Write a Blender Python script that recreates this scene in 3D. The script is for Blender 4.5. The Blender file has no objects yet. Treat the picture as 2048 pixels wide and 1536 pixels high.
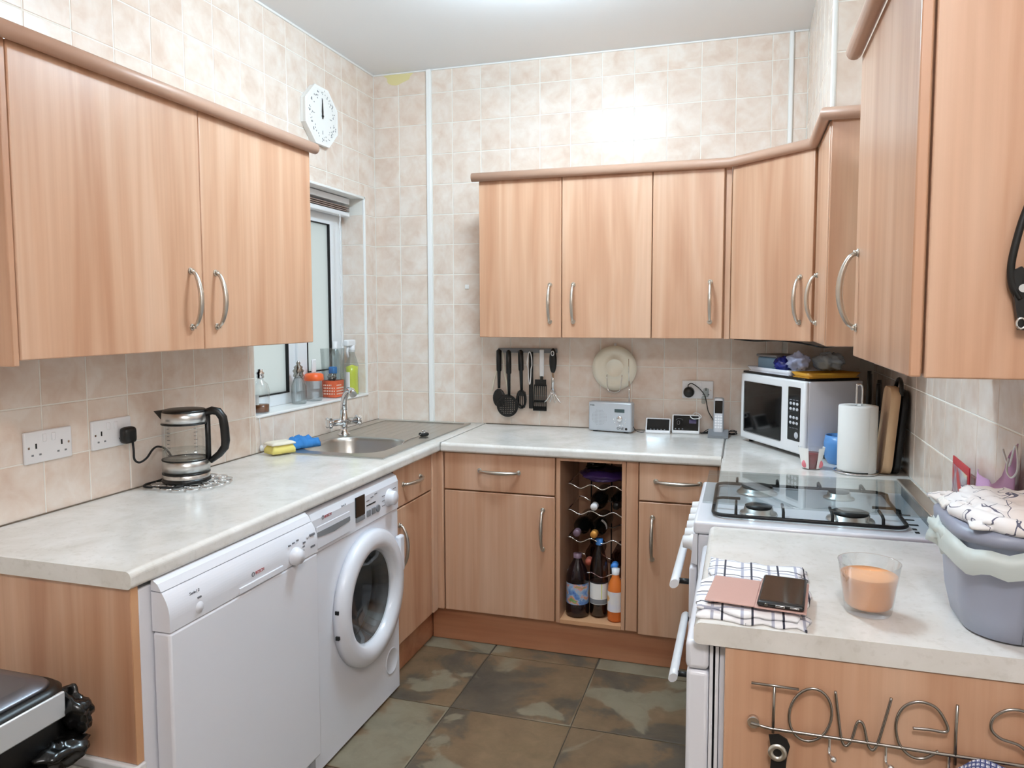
import bpy, bmesh, math, random
from mathutils import Vector, Matrix, noise, Euler

# ------------------------------------------------------------------ camera, world, lights, exposure
SC = bpy.context.scene
COL = SC.collection
cam_d = bpy.data.cameras.new('camera')
cam = bpy.data.objects.new('camera', cam_d)
COL.objects.link(cam)
SC.camera = cam
cam_d.sensor_width = 36.0
cam_d.lens = 1503.25 / 2048 * 36.0
cam_d.shift_y = -27.03 / 2048
cam_d.clip_start = 0.02
yaw, pitch, roll = 0.2986, -0.0731, -0.0022
fw = Vector((-math.sin(yaw) * math.cos(pitch), math.cos(yaw) * math.cos(pitch), math.sin(pitch)))
rt = Vector((math.cos(yaw), math.sin(yaw), 0))
up = rt.cross(fw)
r2 = rt * math.cos(roll) + up * math.sin(roll)
u2 = -rt * math.sin(roll) + up * math.cos(roll)
cam.matrix_world = Matrix(((r2.x, u2.x, -fw.x, 1.8564), (r2.y, u2.y, -fw.y, -3.6015), (r2.z, u2.z, -fw.z, 1.4507), (0, 0, 0, 1)))

world = bpy.data.worlds.new('overcast_sky')
SC.world = world
world.use_nodes = True
world.node_tree.nodes['Background'].inputs[0].default_value = (0.90, 0.95, 0.96, 1)
world.node_tree.nodes['Background'].inputs[1].default_value = 1.15
LAMP_A = 98.0      # round ceiling light over the kitchen
FILL_B = 97.0      # unseen round light added behind the camera as frontal fill
SC.view_settings.view_transform = 'Standard'
SC.view_settings.look = 'None'
SC.view_settings.exposure = 0.0
SC.view_settings.gamma = 1.0
SC.view_settings.use_curve_mapping = False

R = math.radians
random.seed(7)
# ------------------------------------------------------------------ main measures (metres)
H = 2.69          # ceiling
W = 2.405         # right wall
T = 0.152         # wall tile pitch
WT = 0.9          # worktop height
ZB, ZT = 1.349, 2.064   # wall units

# ------------------------------------------------------------------ materials
def S(r, g, b):
    f = lambda c: (c / 255 / 12.92) if c / 255 <= 0.04045 else ((c / 255 + 0.055) / 1.055) ** 2.4
    return (f(r), f(g), f(b), 1.0)

MATS = {}
def mat(name, col=(200, 200, 200), rough=0.5, metal=0.0, **kw):
    m = bpy.data.materials.new(name); m.use_nodes = True
    nt = m.node_tree; p = nt.nodes['Principled BSDF']
    p.inputs['Base Color'].default_value = S(*col)
    p.inputs['Roughness'].default_value = rough
    p.inputs['Metallic'].default_value = metal
    for k, v in kw.items():
        k = k.replace('_', ' ')
        p.inputs[k].default_value = v
    MATS[name] = m
    return m

class N:
    """small node helper"""
    def __init__(s, m): s.nt = m.node_tree; s.p = s.nt.nodes.get('Principled BSDF')
    def n(s, t, **kw):
        x = s.nt.nodes.new(t)
        for k, v in kw.items(): setattr(x, k, v)
        return x
    def l(s, a, b): s.nt.links.new(a, b)
    def ramp(s, fac, stops, interp='LINEAR'):
        r = s.n('ShaderNodeValToRGB'); e = r.color_ramp.elements
        r.color_ramp.interpolation = interp
        while len(e) > len(stops): e.remove(e[-1])
        while len(e) < len(stops): e.new(0.5)
        for i, (pos, c) in enumerate(stops): e[i].position = pos; e[i].color = c
        s.l(fac, r.inputs[0]); return r.outputs[0]
    def coords(s, scale=(1, 1, 1), rnd=True, out='Object'):
        tc = s.n('ShaderNodeTexCoord'); mp = s.n('ShaderNodeMapping')
        mp.inputs['Scale'].default_value = scale
        s.l(tc.outputs[out], mp.inputs[0])
        if not rnd: return mp.outputs[0]
        oi = s.n('ShaderNodeObjectInfo'); ml = s.n('ShaderNodeMath', operation='MULTIPLY'); ml.inputs[1].default_value = 37.0
        s.l(oi.outputs['Random'], ml.inputs[0])
        ad = s.n('ShaderNodeVectorMath', operation='ADD')
        s.l(mp.outputs[0], ad.inputs[0]); s.l(ml.outputs[0], ad.inputs[1])
        return ad.outputs[0]
    def noise(s, vec, scale, detail=4, rough=0.55, dist=0.0):
        x = s.n('ShaderNodeTexNoise'); x.inputs['Scale'].default_value = scale
        x.inputs['Detail'].default_value = detail; x.inputs['Roughness'].default_value = rough
        x.inputs['Distortion'].default_value = dist
        s.l(vec, x.inputs['Vector']); return x.outputs[0]
    def mix(s, fac, a, b, blend='MIX'):
        x = s.n('ShaderNodeMix', data_type='RGBA', blend_type=blend)
        for sock, v in ((x.inputs[0], fac), (x.inputs[6], a), (x.inputs[7], b)):
            if hasattr(v, 'is_linked'): s.l(v, sock)
            else: sock.default_value = v
        return x.outputs[2]
    def math(s, op, a, b=0.0, c=None):
        x = s.n('ShaderNodeMath', operation=op)
        for i, v in enumerate((a, b) if c is None else (a, b, c)):
            if hasattr(v, 'is_linked'): s.l(v, x.inputs[i])
            else: x.inputs[i].default_value = v
        return x.outputs[0]
    def color(s, c): s.l(c, s.p.inputs['Base Color'])
    def bump(s, h, strength=0.1, dist=0.002):
        b = s.n('ShaderNodeBump'); b.inputs['Strength'].default_value = strength; b.inputs['Distance'].default_value = dist
        s.l(h, b.inputs['Height']); s.l(b.outputs[0], s.p.inputs['Normal'])

def wood(name, c_lo, c_mid, c_hi, scale=(7, 7, 0.45), rough=0.38):
    m = mat(name, c_mid, rough); n = N(m)
    v = n.coords(scale)
    a = n.noise(v, 1.6, 3, 0.5, 0.6)
    v2 = n.coords(tuple(q * 9 if q > 1 else q * 2.2 for q in scale))
    b = n.noise(v2, 1.2, 4, 0.6)
    c1 = n.ramp(a, [(0.30, S(*c_lo)), (0.5, S(*c_mid)), (0.72, S(*c_hi))])
    c2 = n.ramp(b, [(0.35, (0.80, 0.76, 0.72, 1)), (0.62, (1, 1, 1, 1))])
    n.color(n.mix(0.34, c1, c2, 'MULTIPLY'))
    n.p.inputs['Coat Weight'].default_value = 0.38
    n.p.inputs['Coat Roughness'].default_value = 0.25
    return m

wood('wood', (188, 138, 106), (205, 160, 129), (217, 178, 150))
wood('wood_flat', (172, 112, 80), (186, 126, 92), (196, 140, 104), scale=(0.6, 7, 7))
mat('wood_edge', (205, 156, 116), 0.45)
mat('carcass', (196, 150, 112), 0.5)
mat('cornice', (186, 148, 126), 0.42)
mat('dark_gap', (40, 30, 26), 0.8)
# wall tile
def tile_mat(name, lo, mid, hi):
    m = mat(name, mid, 0.15); n = N(m)
    v = n.coords((1, 1, 1))
    a = n.noise(v, 1.8, 4, 0.55, 0.4)
    b = n.noise(v, 7, 3, 0.5)
    c = n.ramp(a, [(0.30, S(*lo)), (0.48, S(*mid)), (0.68, S(*hi))])
    n.color(n.mix(0.12, c, n.ramp(b, [(0.3, S(*lo)), (0.7, S(*hi))])))
    n.p.inputs['Specular IOR Level'].default_value = 0.36
    n.bump(n.noise(v, 1.6, 2), 0.10, 0.004)
    return m
tile_mat('tile', (223, 200, 183), (232, 215, 201), (240, 229, 219))
mat('grout', (242, 238, 230), 0.8)
mat('plaster', (226, 214, 200), 0.8)
mat('ceiling_paint', (246, 248, 250), 0.9)
mat('white_trim', (246, 246, 244), 0.35)
mat('damp_stain', (228, 216, 160), 0.7)
# floor tile
m = mat('floor_tile', (120, 100, 75), 0.42); n = N(m)
v = n.coords((1, 1, 1))
a = n.noise(v, 1.3, 6, 0.6, 0.4)
b = n.noise(v, 6, 6, 0.65, 0.5)
v3 = n.n('ShaderNodeVectorMath', operation='ADD'); v3.inputs[1].default_value = (11.3, 4.7, 2.1); n.l(v, v3.inputs[0])
d = n.noise(v3.outputs[0], 0.95, 5, 0.5, 0.5)
c1 = n.ramp(a, [(0.30, S(72, 68, 62)), (0.43, S(92, 82, 68)), (0.48, S(116, 94, 70)), (0.60, S(126, 104, 78)), (0.72, S(112, 92, 66))])
c2 = n.ramp(b, [(0.30, (0.66, 0.63, 0.58, 1)), (0.6, (1, 1, 1, 1))])
pl = n.ramp(d, [(0.555, (0, 0, 0, 1)), (0.575, (0.85, 0.85, 0.85, 1)), (0.75, (1, 1, 1, 1))])
n.color(n.mix(0.6, n.mix(pl, c1, S(134, 125, 105)), c2, 'MULTIPLY')); n.bump(b, 0.25, 0.004)
mat('floor_grout', (74, 66, 55), 0.9)
# worktop
m = mat('worktop', (226, 221, 210), 0.18); n = N(m)
v = n.coords((1, 1, 1), rnd=False)
a = n.noise(v, 7, 5, 0.6, 0.5); b = n.noise(v, 60, 3, 0.6)
c1 = n.ramp(a, [(0.30, S(214, 209, 201)), (0.5, S(226, 222, 216)), (0.7, S(234, 231, 227))])
c2 = n.ramp(b, [(0.33, (0.88, 0.87, 0.85, 1)), (0.45, (1, 1, 1, 1))])
n.color(n.mix(0.6, c1, c2, 'MULTIPLY'))
mat('joint_strip', (176, 176, 174), 0.3, 0.8)
mat('sealant', (110, 98, 84), 0.8)

mat('white_plastic', (238, 238, 240), 0.3)
mat('appliance_white', (232, 233, 240), 0.28, Coat_Weight=0.3)
mat('appliance_grey', (196, 198, 204), 0.35)
mat('slat_brown', (150, 128, 116), 0.6)  # brownish grey of the slats between the white rails
mat('upvc', (240, 243, 246), 0.3)
mat('black_plastic', (7, 7, 7), 0.38)
mat('black_gloss', (8, 8, 9), 0.08)
mat('black_rubber', (18, 18, 19), 0.7)
mat('dark_grey', (62, 63, 66), 0.5)
mat('mid_grey', (128, 130, 134), 0.45)
mat('chrome', (225, 226, 228), 0.07, 1.0)
mat('nickel', (208, 204, 196), 0.30, 1.0)
mat('wire_metal', (160, 155, 150), 0.22, 1.0)
m = mat('steel', (196, 194, 189), 0.33, 1.0); n = N(m)
n.bump(n.noise(n.coords((300, 6, 6)), 1.0, 3), 0.05, 0.001)
mat('brushed_steel', (214, 213, 211), 0.30, 1.0)
mat('drum_steel', (168, 174, 184), 0.35, 0.7)
mat('iron', (22, 21, 22), 0.45, 0.3)
mat('red_print', (170, 40, 46), 0.5)
mat('grey_print', (120, 120, 126), 0.6)
mat('black_print', (30, 30, 34), 0.6)
mat('lcd', (70, 84, 84), 0.25)
mat('cream', (246, 240, 222), 0.22)
mat('yellow_sponge', (238, 222, 130), 0.95)
mat('white_scour', (240, 232, 214), 0.95)
mat('blue_sponge', (56, 128, 196), 0.9)
mat('orange_plastic', (244, 104, 48), 0.35)
mat('orange_band', (214, 96, 56), 0.5)
mat('paper_white', (242, 241, 238), 0.95)
mat('rose_gold', (200, 160, 150), 0.35)
mat('orange_wax', (246, 176, 122), 0.7)
mat('tub_grey', (160, 166, 184), 0.35)
mat('lid_grey', (150, 156, 174), 0.4)
mat('blue_plastic', (92, 150, 214), 0.3)
mat('box_blue', (132, 170, 200), 0.3)
mat('navy_bag', (28, 40, 130), 0.25)
mat('mustard', (206, 150, 50), 0.45)
mat('red_card', (190, 46, 52), 0.5)
mat('mauve_cloth', (202, 158, 196), 0.9)
mat('purple_foil', (58, 38, 92), 0.25)
mat('cola', (26, 12, 14), 0.1)
mat('wine_glass', (16, 18, 16), 0.08)
mat('orange_juice', (222, 120, 50), 0.25)
mat('blue_cap', (70, 140, 220), 0.35)
mat('gold_cap', (214, 150, 70), 0.35, 0.4)
mat('red_cap', (208, 110, 90), 0.4)
mat('plum_cap', (120, 96, 110), 0.4)
mat('brown_oil', (120, 72, 40), 0.2)
mat('leather', (16, 14, 14), 0.5)
mat('pink_flower', (226, 130, 140), 0.7)
mat('red_wax', (120, 30, 36), 0.35)
mat('screen_purple', (60, 52, 96), 0.2)
mat('lime_liquid', (232, 236, 84), 0.2)
m = mat('foil_bag', (190, 196, 226), 0.2, Alpha=0.55)
mat('clear_bag', (186, 204, 224), 0.2, Alpha=0.7)
mat('liner_bag', (228, 238, 234), 0.4, Alpha=0.75)
mat('bin_bag', (10, 9, 9), 0.22)
mat('bin_steel', (150, 150, 150), 0.3, 0.9)
mat('satin_metal', (232, 236, 240), 0.4, 0.6)
m = mat('chopping_wood', (214, 178, 140), 0.6); n = N(m)
n.color(n.ramp(n.noise(n.coords((3, 3, 0.6)), 4, 4), [(0.3, S(186, 138, 106)), (0.55, S(214, 178, 140)), (0.8, S(228, 196, 160))]))

def emit(name, col, strength):
    m = bpy.data.materials.new(name); m.use_nodes = True; nt = m.node_tree; nt.nodes.clear()
    e = nt.nodes.new('ShaderNodeEmission'); o = nt.nodes.new('ShaderNodeOutputMaterial')
    e.inputs[0].default_value = col; e.inputs[1].default_value = strength
    nt.links.new(e.outputs[0], o.inputs[0]); MATS[name] = m
emit('lamp_main', (0.66, 0.86, 1.0, 1), LAMP_A)
emit('fill_rear', (0.99, 0.96, 0.97, 1), FILL_B)

def thin_glass(name, tint, refl=0.08, rough=0.02, edge=0.5):
    m = bpy.data.materials.new(name); m.use_nodes = True; nt = m.node_tree; nt.nodes.clear()
    o = nt.nodes.new('ShaderNodeOutputMaterial'); mx = nt.nodes.new('ShaderNodeMixShader')
    t = nt.nodes.new('ShaderNodeBsdfTransparent'); t.inputs[0].default_value = tint
    g = nt.nodes.new('ShaderNodeBsdfGlossy'); g.inputs['Roughness'].default_value = rough
    lw = nt.nodes.new('ShaderNodeLayerWeight'); lw.inputs[0].default_value = 0.3
    ma = nt.nodes.new('ShaderNodeMath'); ma.operation = 'MULTIPLY_ADD'
    ma.inputs[1].default_value = edge; ma.inputs[2].default_value = refl
    nt.links.new(lw.outputs['Facing'], ma.inputs[0]); nt.links.new(ma.outputs[0], mx.inputs[0])
    nt.links.new(t.outputs[0], mx.inputs[1]); nt.links.new(g.outputs[0], mx.inputs[2]); nt.links.new(mx.outputs[0], o.inputs[0])
    MATS[name] = m
thin_glass('glass', (0.982, 0.988, 0.988, 1), 0.05, 0.02, 0.48)
thin_glass('kettle_glass', (0.965, 0.975, 0.97, 1), 0.05, 0.03, 0.3)
thin_glass('hob_glass', (0.88, 0.91, 0.91, 1), 0.05, 0.01, 0.36)
thin_glass('amber_glass', (0.86, 0.80, 0.72, 1), 0.06, 0.03, 0.4)
thin_glass('water', (0.94, 0.955, 0.95, 1), 0.08, 0.03, 0.2)
thin_glass('clear_plastic', (0.84, 0.87, 0.87, 1), 0.06, 0.2, 0.35)
thin_glass('smoke_plastic', (0.45, 0.36, 0.36, 1), 0.05, 0.1, 0.3)
def obscured(name):
    m = bpy.data.materials.new(name); m.use_nodes = True; nt = m.node_tree; nt.nodes.clear()
    o = nt.nodes.new('ShaderNodeOutputMaterial'); mx = nt.nodes.new('ShaderNodeMixShader'); mx.inputs[0].default_value = 0.06
    t = nt.nodes.new('ShaderNodeBsdfTranslucent'); t.inputs[0].default_value = (0.80, 0.83, 0.82, 1)
    g = nt.nodes.new('ShaderNodeBsdfGlossy'); g.inputs['Roughness'].default_value = 0.15
    nt.links.new(t.outputs[0], mx.inputs[1]); nt.links.new(g.outputs[0], mx.inputs[2]); nt.links.new(mx.outputs[0], o.inputs[0]); MATS[name] = m
obscured('frosted_pane')

# ------------------------------------------------------------------ mesh helpers
class B:
    def __init__(s): s.bm = bmesh.new(); s.M = Matrix.Identity(4); s.mi = 0
    def _v(s, p): return s.bm.verts.new(s.M @ Vector(p))
    def _f(s, vs, smooth=False):
        try:
            f = s.bm.faces.new(vs); f.smooth = smooth; f.material_index = s.mi; return f
        except ValueError: return None
    def box(s, x0, x1, y0, y1, z0, z1, bev=0.0, seg=2):
        P = [(x, y, z) for z in (z0, z1) for y in (y0, y1) for x in (x0, x1)]
        v = [s._v(p) for p in P]
        fs = [s._f([v[i] for i in q]) for q in ((0, 2, 3, 1), (4, 5, 7, 6), (0, 1, 5, 4), (2, 6, 7, 3), (0, 4, 6, 2), (1, 3, 7, 5))]
        if bev > 0:
            es = list({e for f in fs for e in f.edges})
            r = bmesh.ops.bevel(s.bm, geom=es, offset=bev, segments=seg, affect='EDGES', profile=0.5)
            for f in r['faces']: f.smooth = True; f.material_index = s.mi
        return s
    def ring_frames(s, pts, closed=False):
        pts = [Vector(p) for p in pts]; n = len(pts); fr = []; prev = None
        for i in range(n):
            a = pts[(i - 1) % n] if (closed or i) else pts[0]; b = pts[(i + 1) % n] if (closed or i < n - 1) else pts[-1]
            t = (b - a)
            t = t.normalized() if t.length > 1e-9 else Vector((0, 0, 1))
            if prev is None:
                u = t.orthogonal().normalized()
            else:
                u = prev - t * prev.dot(t)
                u = u.normalized() if u.length > 1e-6 else t.orthogonal().normalized()
            prev = u; fr.append((pts[i], u, t.cross(u)))
        return fr
    def tube(s, pts, r, n=8, closed=False, caps=True, flat=1.0):
        fr = s.ring_frames(pts, closed); rings = []
        for i, (p, u, w) in enumerate(fr):
            rr = r[i] if isinstance(r, (list, tuple)) else r
            rings.append([s._v(p + (u * math.cos(2 * math.pi * k / n) + w * math.sin(2 * math.pi * k / n) * flat) * rr) for k in range(n)])
        m = len(rings)
        for i in range(m if closed else m - 1):
            a, b = rings[i], rings[(i + 1) % m]
            for k in range(n): s._f([a[k], a[(k + 1) % n], b[(k + 1) % n], b[k]], True)
        if caps and not closed:
            s._f(rings[0][::-1]); s._f(rings[-1])
        return s
    def cyl(s, p0, p1, r0, r1=None, n=20, bev=0):
        r1 = r0 if r1 is None else r1
        p0, p1 = Vector(p0), Vector(p1); t = (p1 - p0).normalized(); u = t.orthogonal().normalized(); w = t.cross(u)
        a = [s._v(p0 + (u * math.cos(2 * math.pi * k / n) + w * math.sin(2 * math.pi * k / n)) * r0) for k in range(n)]
        b = [s._v(p1 + (u * math.cos(2 * math.pi * k / n) + w * math.sin(2 * math.pi * k / n)) * r1) for k in range(n)]
        for k in range(n): s._f([a[k], a[(k + 1) % n], b[(k + 1) % n], b[k]], True)
        s._f(a[::-1]); s._f(b); return s
    def lathe(s, prof, c=(0, 0, 0), axis='z', n=32, a0=0.0, a1=2 * math.pi, sx=1.0, sy=1.0):
        c = Vector(c); full = abs(a1 - a0 - 2 * math.pi) < 1e-6; rings = []
        for r, h in prof:
            row = []
            for k in range(n if full else n + 1):
                t = a0 + (a1 - a0) * k / n; x, y = r * math.cos(t) * sx, r * math.sin(t) * sy
                p = {'z': (x, y, h), 'x': (h, x, y), 'y': (y, h, x)}[axis]
                row.append(s._v(c + Vector(p)))
            rings.append(row)
        for i in range(len(rings) - 1):
            a, b = rings[i], rings[i + 1]; m = len(a)
            for k in range(m if full else m - 1):
                vs = [a[k], a[(k + 1) % m], b[(k + 1) % m], b[k]]
                s._f(vs, True)
        return s
    def sphere(s, c, r, n=16, m=10):
        rr = r if isinstance(r, (tuple, list)) else (r, r, r); c = Vector(c); rows = []
        for i in range(1, m):
            ph = math.pi * i / m
            rows.append([s._v(c + Vector((rr[0] * math.sin(ph) * math.cos(2 * math.pi * k / n), rr[1] * math.sin(ph) * math.sin(2 * math.pi * k / n), rr[2] * math.cos(ph)))) for k in range(n)])
        t, b = s._v(c + Vector((0, 0, rr[2]))), s._v(c - Vector((0, 0, rr[2])))
        for k in range(n):
            s._f([t, rows[0][k], rows[0][(k + 1) % n]], True); s._f([b, rows[-1][(k + 1) % n], rows[-1][k]], True)
        for i in range(len(rows) - 1):
            for k in range(n): s._f([rows[i][k], rows[i + 1][k], rows[i + 1][(k + 1) % n], rows[i][(k + 1) % n]], True)
        return s
    def prism(s, poly, axis, a, b, smooth=False):
        mk = {'x': lambda p, h: (h, p[0], p[1]), 'y': lambda p, h: (p[0], h, p[1]), 'z': lambda p, h: (p[0], p[1], h)}[axis]
        va = [s._v(mk(p, a)) for p in poly]; vb = [s._v(mk(p, b)) for p in poly]; n = len(poly)
        for k in range(n): s._f([va[k], va[(k + 1) % n], vb[(k + 1) % n], vb[k]], smooth)
        s._f(va[::-1]); s._f(vb); return s
    def sweep(s, prof, path, closed=False):
        """profile (out, up) swept along an xy path with mitred corners; out is to the right of the path"""
        n = len(path); rows = []
        for i in range(n):
            p = Vector(path[i][:2]); z = path[i][2]
            d0 = (p - Vector(path[i - 1][:2])).normalized() if i > 0 else None
            d1 = (Vector(path[i + 1][:2]) - p).normalized() if i < n - 1 else None
            d0 = d0 or d1; d1 = d1 or d0
            n0 = Vector((d0.y, -d0.x)); n1 = Vector((d1.y, -d1.x)); m = (n0 + n1).normalized(); k = 1 / max(0.3, m.dot(n0))
            rows.append([s._v((p.x + m.x * k * o, p.y + m.y * k * o, z + h)) for o, h in prof])
        q = len(prof)
        for i in range(n - 1):
            for k in range(q): s._f([rows[i][k], rows[i][(k + 1) % q], rows[i + 1][(k + 1) % q], rows[i + 1][k]], True)
        s._f(rows[0][::-1]); s._f(rows[-1]); return s
    def blob(s, c, r, seed=0, amp=0.3, freq=3.0, n=28, m=16, flatten=None):
        v0 = len(s.bm.verts); s.bm.verts.ensure_lookup_table()
        M = s.M; s.M = Matrix.Identity(4); s.sphere((0, 0, 0), 1.0, n, m); s.M = M; s.bm.verts.ensure_lookup_table()
        for v in list(s.bm.verts)[v0:]:
            p = v.co.copy(); q = 1 + amp * noise.noise(p * freq + Vector((seed * 7.3, seed, 0))) + 0.5 * amp * noise.noise(p * freq * 2.7 + Vector((0, seed * 3.1, 0)))
            w = Vector((p.x * r[0], p.y * r[1], p.z * r[2])) * q
            w += Vector(c)
            if flatten is not None and w.z < flatten: w.z = flatten
            v.co = M @ w
        return s
    def slab(s, c, w, d, h, rot=0, seed=0, n=14, amp=0.004, edge=0.006, bulge=0.0):
        """soft folded-cloth layer: grid top with wavering edges, flat underside"""
        ca, sa = math.cos(rot), math.sin(rot); top = []; bot = []
        for i in range(n + 1):
            rt_, rb_ = [], []
            for j in range(n + 1):
                u, v = i / n - 0.5, j / n - 0.5
                x = u * w + edge * noise.noise((v * 6, seed * 5.1, (u > 0) * 3)) * (abs(u) > 0.4)
                y = v * d + edge * noise.noise((u * 6, seed * 9.7, (v > 0) * 3 + 7)) * (abs(v) > 0.4)
                e = min(1.0, min(0.5 - abs(u), 0.5 - abs(v)) * 9) ** 0.5
                z = h * (0.45 + 0.55 * e) + amp * noise.noise((u * 7 + seed, v * 7, seed * 1.7)) * e
                X, Y = c[0] + x * ca - y * sa, c[1] + x * sa + y * ca
                rt_.append(s._v((X, Y, c[2] + max(z, 0.0008)))); rb_.append(s._v((X, Y, c[2])))
            top.append(rt_); bot.append(rb_)
        for i in range(n):
            for j in range(n):
                s._f([top[i][j], top[i + 1][j], top[i + 1][j + 1], top[i][j + 1]], True)
                s._f([bot[i][j], bot[i][j + 1], bot[i + 1][j + 1], bot[i + 1][j]], True)
        for i in range(n):
            s._f([top[i][0], bot[i][0], bot[i + 1][0], top[i + 1][0]], True); s._f([top[i][n], top[i + 1][n], bot[i + 1][n], bot[i][n]], True)
            s._f([top[0][i], top[0][i + 1], bot[0][i + 1], bot[0][i]], True); s._f([top[n][i], bot[n][i], bot[n][i + 1], top[n][i + 1]], True)
        return s

ORG = {}
def link(name, me, mats, parent=None, org=None):
    o = bpy.data.objects.new(name, me); COL.objects.link(o)
    for x in (mats if isinstance(mats, (list, tuple)) else [mats]): me.materials.append(MATS[x] if isinstance(x, str) else x)
    return o
def part(name, b, mats, parent, label=None):
    """mesh built in world coordinates, hung under a thing or a part"""
    org = ORG[parent.name]; me = bpy.data.meshes.new(name)
    bmesh.ops.recalc_face_normals(b.bm, faces=b.bm.faces[:])
    for v in b.bm.verts: v.co -= org
    b.bm.to_mesh(me); b.bm.free()
    o = link(name, me, mats); o.parent = parent; ORG[o.name] = org
    if label: o['label'] = label
    return o
def thing(name, label, cat, loc=(0, 0, 0), group=None):
    o = bpy.data.objects.new(name, None); COL.objects.link(o); o.location = loc; o.empty_display_size = 0.02
    ORG[o.name] = Vector(loc); o['label'] = label; o['category'] = cat
    if group: o['group'] = group
    return o
def solo(name, b, mats, label, cat, loc=(0, 0, 0), group=None):
    """a thing that is a single mesh"""
    me = bpy.data.meshes.new(name)
    bmesh.ops.recalc_face_normals(b.bm, faces=b.bm.faces[:])
    for v in b.bm.verts: v.co -= Vector(loc)
    b.bm.to_mesh(me); b.bm.free()
    o = link(name, me, mats); o.location = loc; ORG[o.name] = Vector(loc); o['label'] = label; o['category'] = cat
    if group: o['group'] = group
    return o
def struct(name, b, mats, label=None):
    me = bpy.data.meshes.new(name)
    bmesh.ops.recalc_face_normals(b.bm, faces=b.bm.faces[:])
    b.bm.to_mesh(me); b.bm.free()
    o = link(name, me, mats); o['kind'] = 'structure'; ORG[o.name] = Vector((0, 0, 0))
    if label: o['label'] = label
    return o
def text(name, body, size, m, parent, loc, face='x', extrude=0.0003, align='LEFT', spacing=1.0, shear=0.0):
    cu = bpy.data.curves.new(name, 'FONT'); cu.body = body; cu.size = size; cu.extrude = extrude
    cu.align_x = align; cu.space_character = spacing; cu.shear = shear; cu.resolution_u = 3
    tmp = bpy.data.objects.new('tmp_text', cu); COL.objects.link(tmp)
    dg = bpy.context.evaluated_depsgraph_get(); me = bpy.data.meshes.new_from_object(tmp.evaluated_get(dg))
    bpy.data.objects.remove(tmp); bpy.data.curves.remove(cu)
    rot = face.to_matrix().to_4x4() if isinstance(face, Euler) else {'x': Euler((R(90), 0, R(90))), 'y': Euler((R(90), 0, 0)), 'z': Euler((0, 0, 0))}[face].to_matrix().to_4x4()
    me.transform(Matrix.Translation(Vector(loc) - ORG[parent.name]) @ rot)
    me.name = name; o = link(name, me, m); o.parent = parent; ORG[o.name] = ORG[parent.name]
    return o
def box(*a, **k): return B().box(*a, **k)

# ------------------------------------------------------------------ the setting
YR = -6.2                                 # rear wall, behind the camera
XL = -0.0013; YB = 0.0013; XW = W + 0.0013   # grout planes (tiles stand proud to 0 / 0 / W)
WIN = (-1.05, -0.125, 1.052, 2.043)       # window opening y0 y1 z0 z1
fl = struct('floor', box(-0.3, W + 0.3, YR, 0.2, -0.1, -0.003), 'floor_grout')
ce = struct('ceiling', box(-0.3, W + 0.3, YR, 0.2, H, H + 0.1), 'ceiling_paint')
b = B()
b.box(-0.2, XL, YR, WIN[0], 0, H).box(-0.2, XL, WIN[1], 0.15, 0, H).box(-0.2, XL, WIN[0], WIN[1], 0, WIN[2] - 0.004).box(-0.2, XL, WIN[0], WIN[1], WIN[3] + 0.004, H)
wl = struct('wall_left', b, 'grout')
wb = struct('wall_back', box(-0.2, W + 0.2, YB, 0.15, 0, H), 'grout')
wr = struct('wall_right', box(XW, W + 0.2, YR, 0.15, 0, H), 'grout')
struct('wall_rear', box(-0.2, W + 0.2, YR - 0.1, YR, 0, H), 'plaster')
BX, BY, BZ = 2.105, -1.0, 2.075           # boxed-in corner above the right-hand units
wu = struct('wall_boxing', box(BX + 0.0013, XW, BY + 0.0013, YB, BZ, H), 'grout', 'tiled boxing above the wall units in the corner')

# one shared tile mesh per facing: unit square, thin, with chamfered face
def tile_mesh(name):
    b = B(); c = 0.012
    vb = [b._v((x, y, -0.5)) for x, y in ((-.5, -.5), (.5, -.5), (.5, .5), (-.5, .5))]
    vm = [b._v((x, y, 0.25)) for x, y in ((-.5, -.5), (.5, -.5), (.5, .5), (-.5, .5))]
    vt = [b._v((x * (1 - 2 * c), y * (1 - 2 * c), 0.5)) for x, y in ((-.5, -.5), (.5, -.5), (.5, .5), (-.5, .5))]
    b._f(vb[::-1]); b._f(vt)
    for i in range(4):
        j = (i + 1) % 4; b._f([vb[i], vb[j], vm[j], vm[i]]); b._f([vm[i], vm[j], vt[j], vt[i]])
    me = bpy.data.meshes.new(name); b.bm.to_mesh(me); b.bm.free(); return me
def facing_mesh(name, rot, m):
    """bake rotation, size and material: tile 1x1x1 unit cell turned to face a wall"""
    me = tile_mesh(name); me.transform(rot.to_matrix().to_4x4()); me.materials.append(MATS[m]); return me
TM_L = facing_mesh('tile_left', Euler((R(90), 0, R(90))), 'tile')
TM_B = facing_mesh('tile_back', Euler((R(90), 0, 0)), 'tile')
TM_R = facing_mesh('tile_right', Euler((R(90), 0, R(-90))), 'tile')
TM_F = facing_mesh('tile_floor', Euler((0, 0, 0)), 'floor_tile')
G = 0.0032; TH = 0.006
def put_tile(me, parent, loc, size, name='tile'):
    o = bpy.data.objects.new(name, me); COL.objects.link(o); o.parent = parent; o.location = loc; o.scale = size; return o
def cut(rc, hole):
    u0, u1, v0, v1 = rc; a0, a1, b0, b1 = hole
    if u1 <= a0 or u0 >= a1 or v1 <= b0 or v0 >= b1: return [rc]
    out = []
    if u0 < a0: out.append((u0, a0, v0, v1))
    if u1 > a1: out.append((a1, u1, v0, v1))
    m0, m1 = max(u0, a0), min(u1, a1)
    if v0 < b0: out.append((m0, m1, v0, b0))
    if v1 > b1: out.append((m0, m1, b1, v1))
    return out
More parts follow.
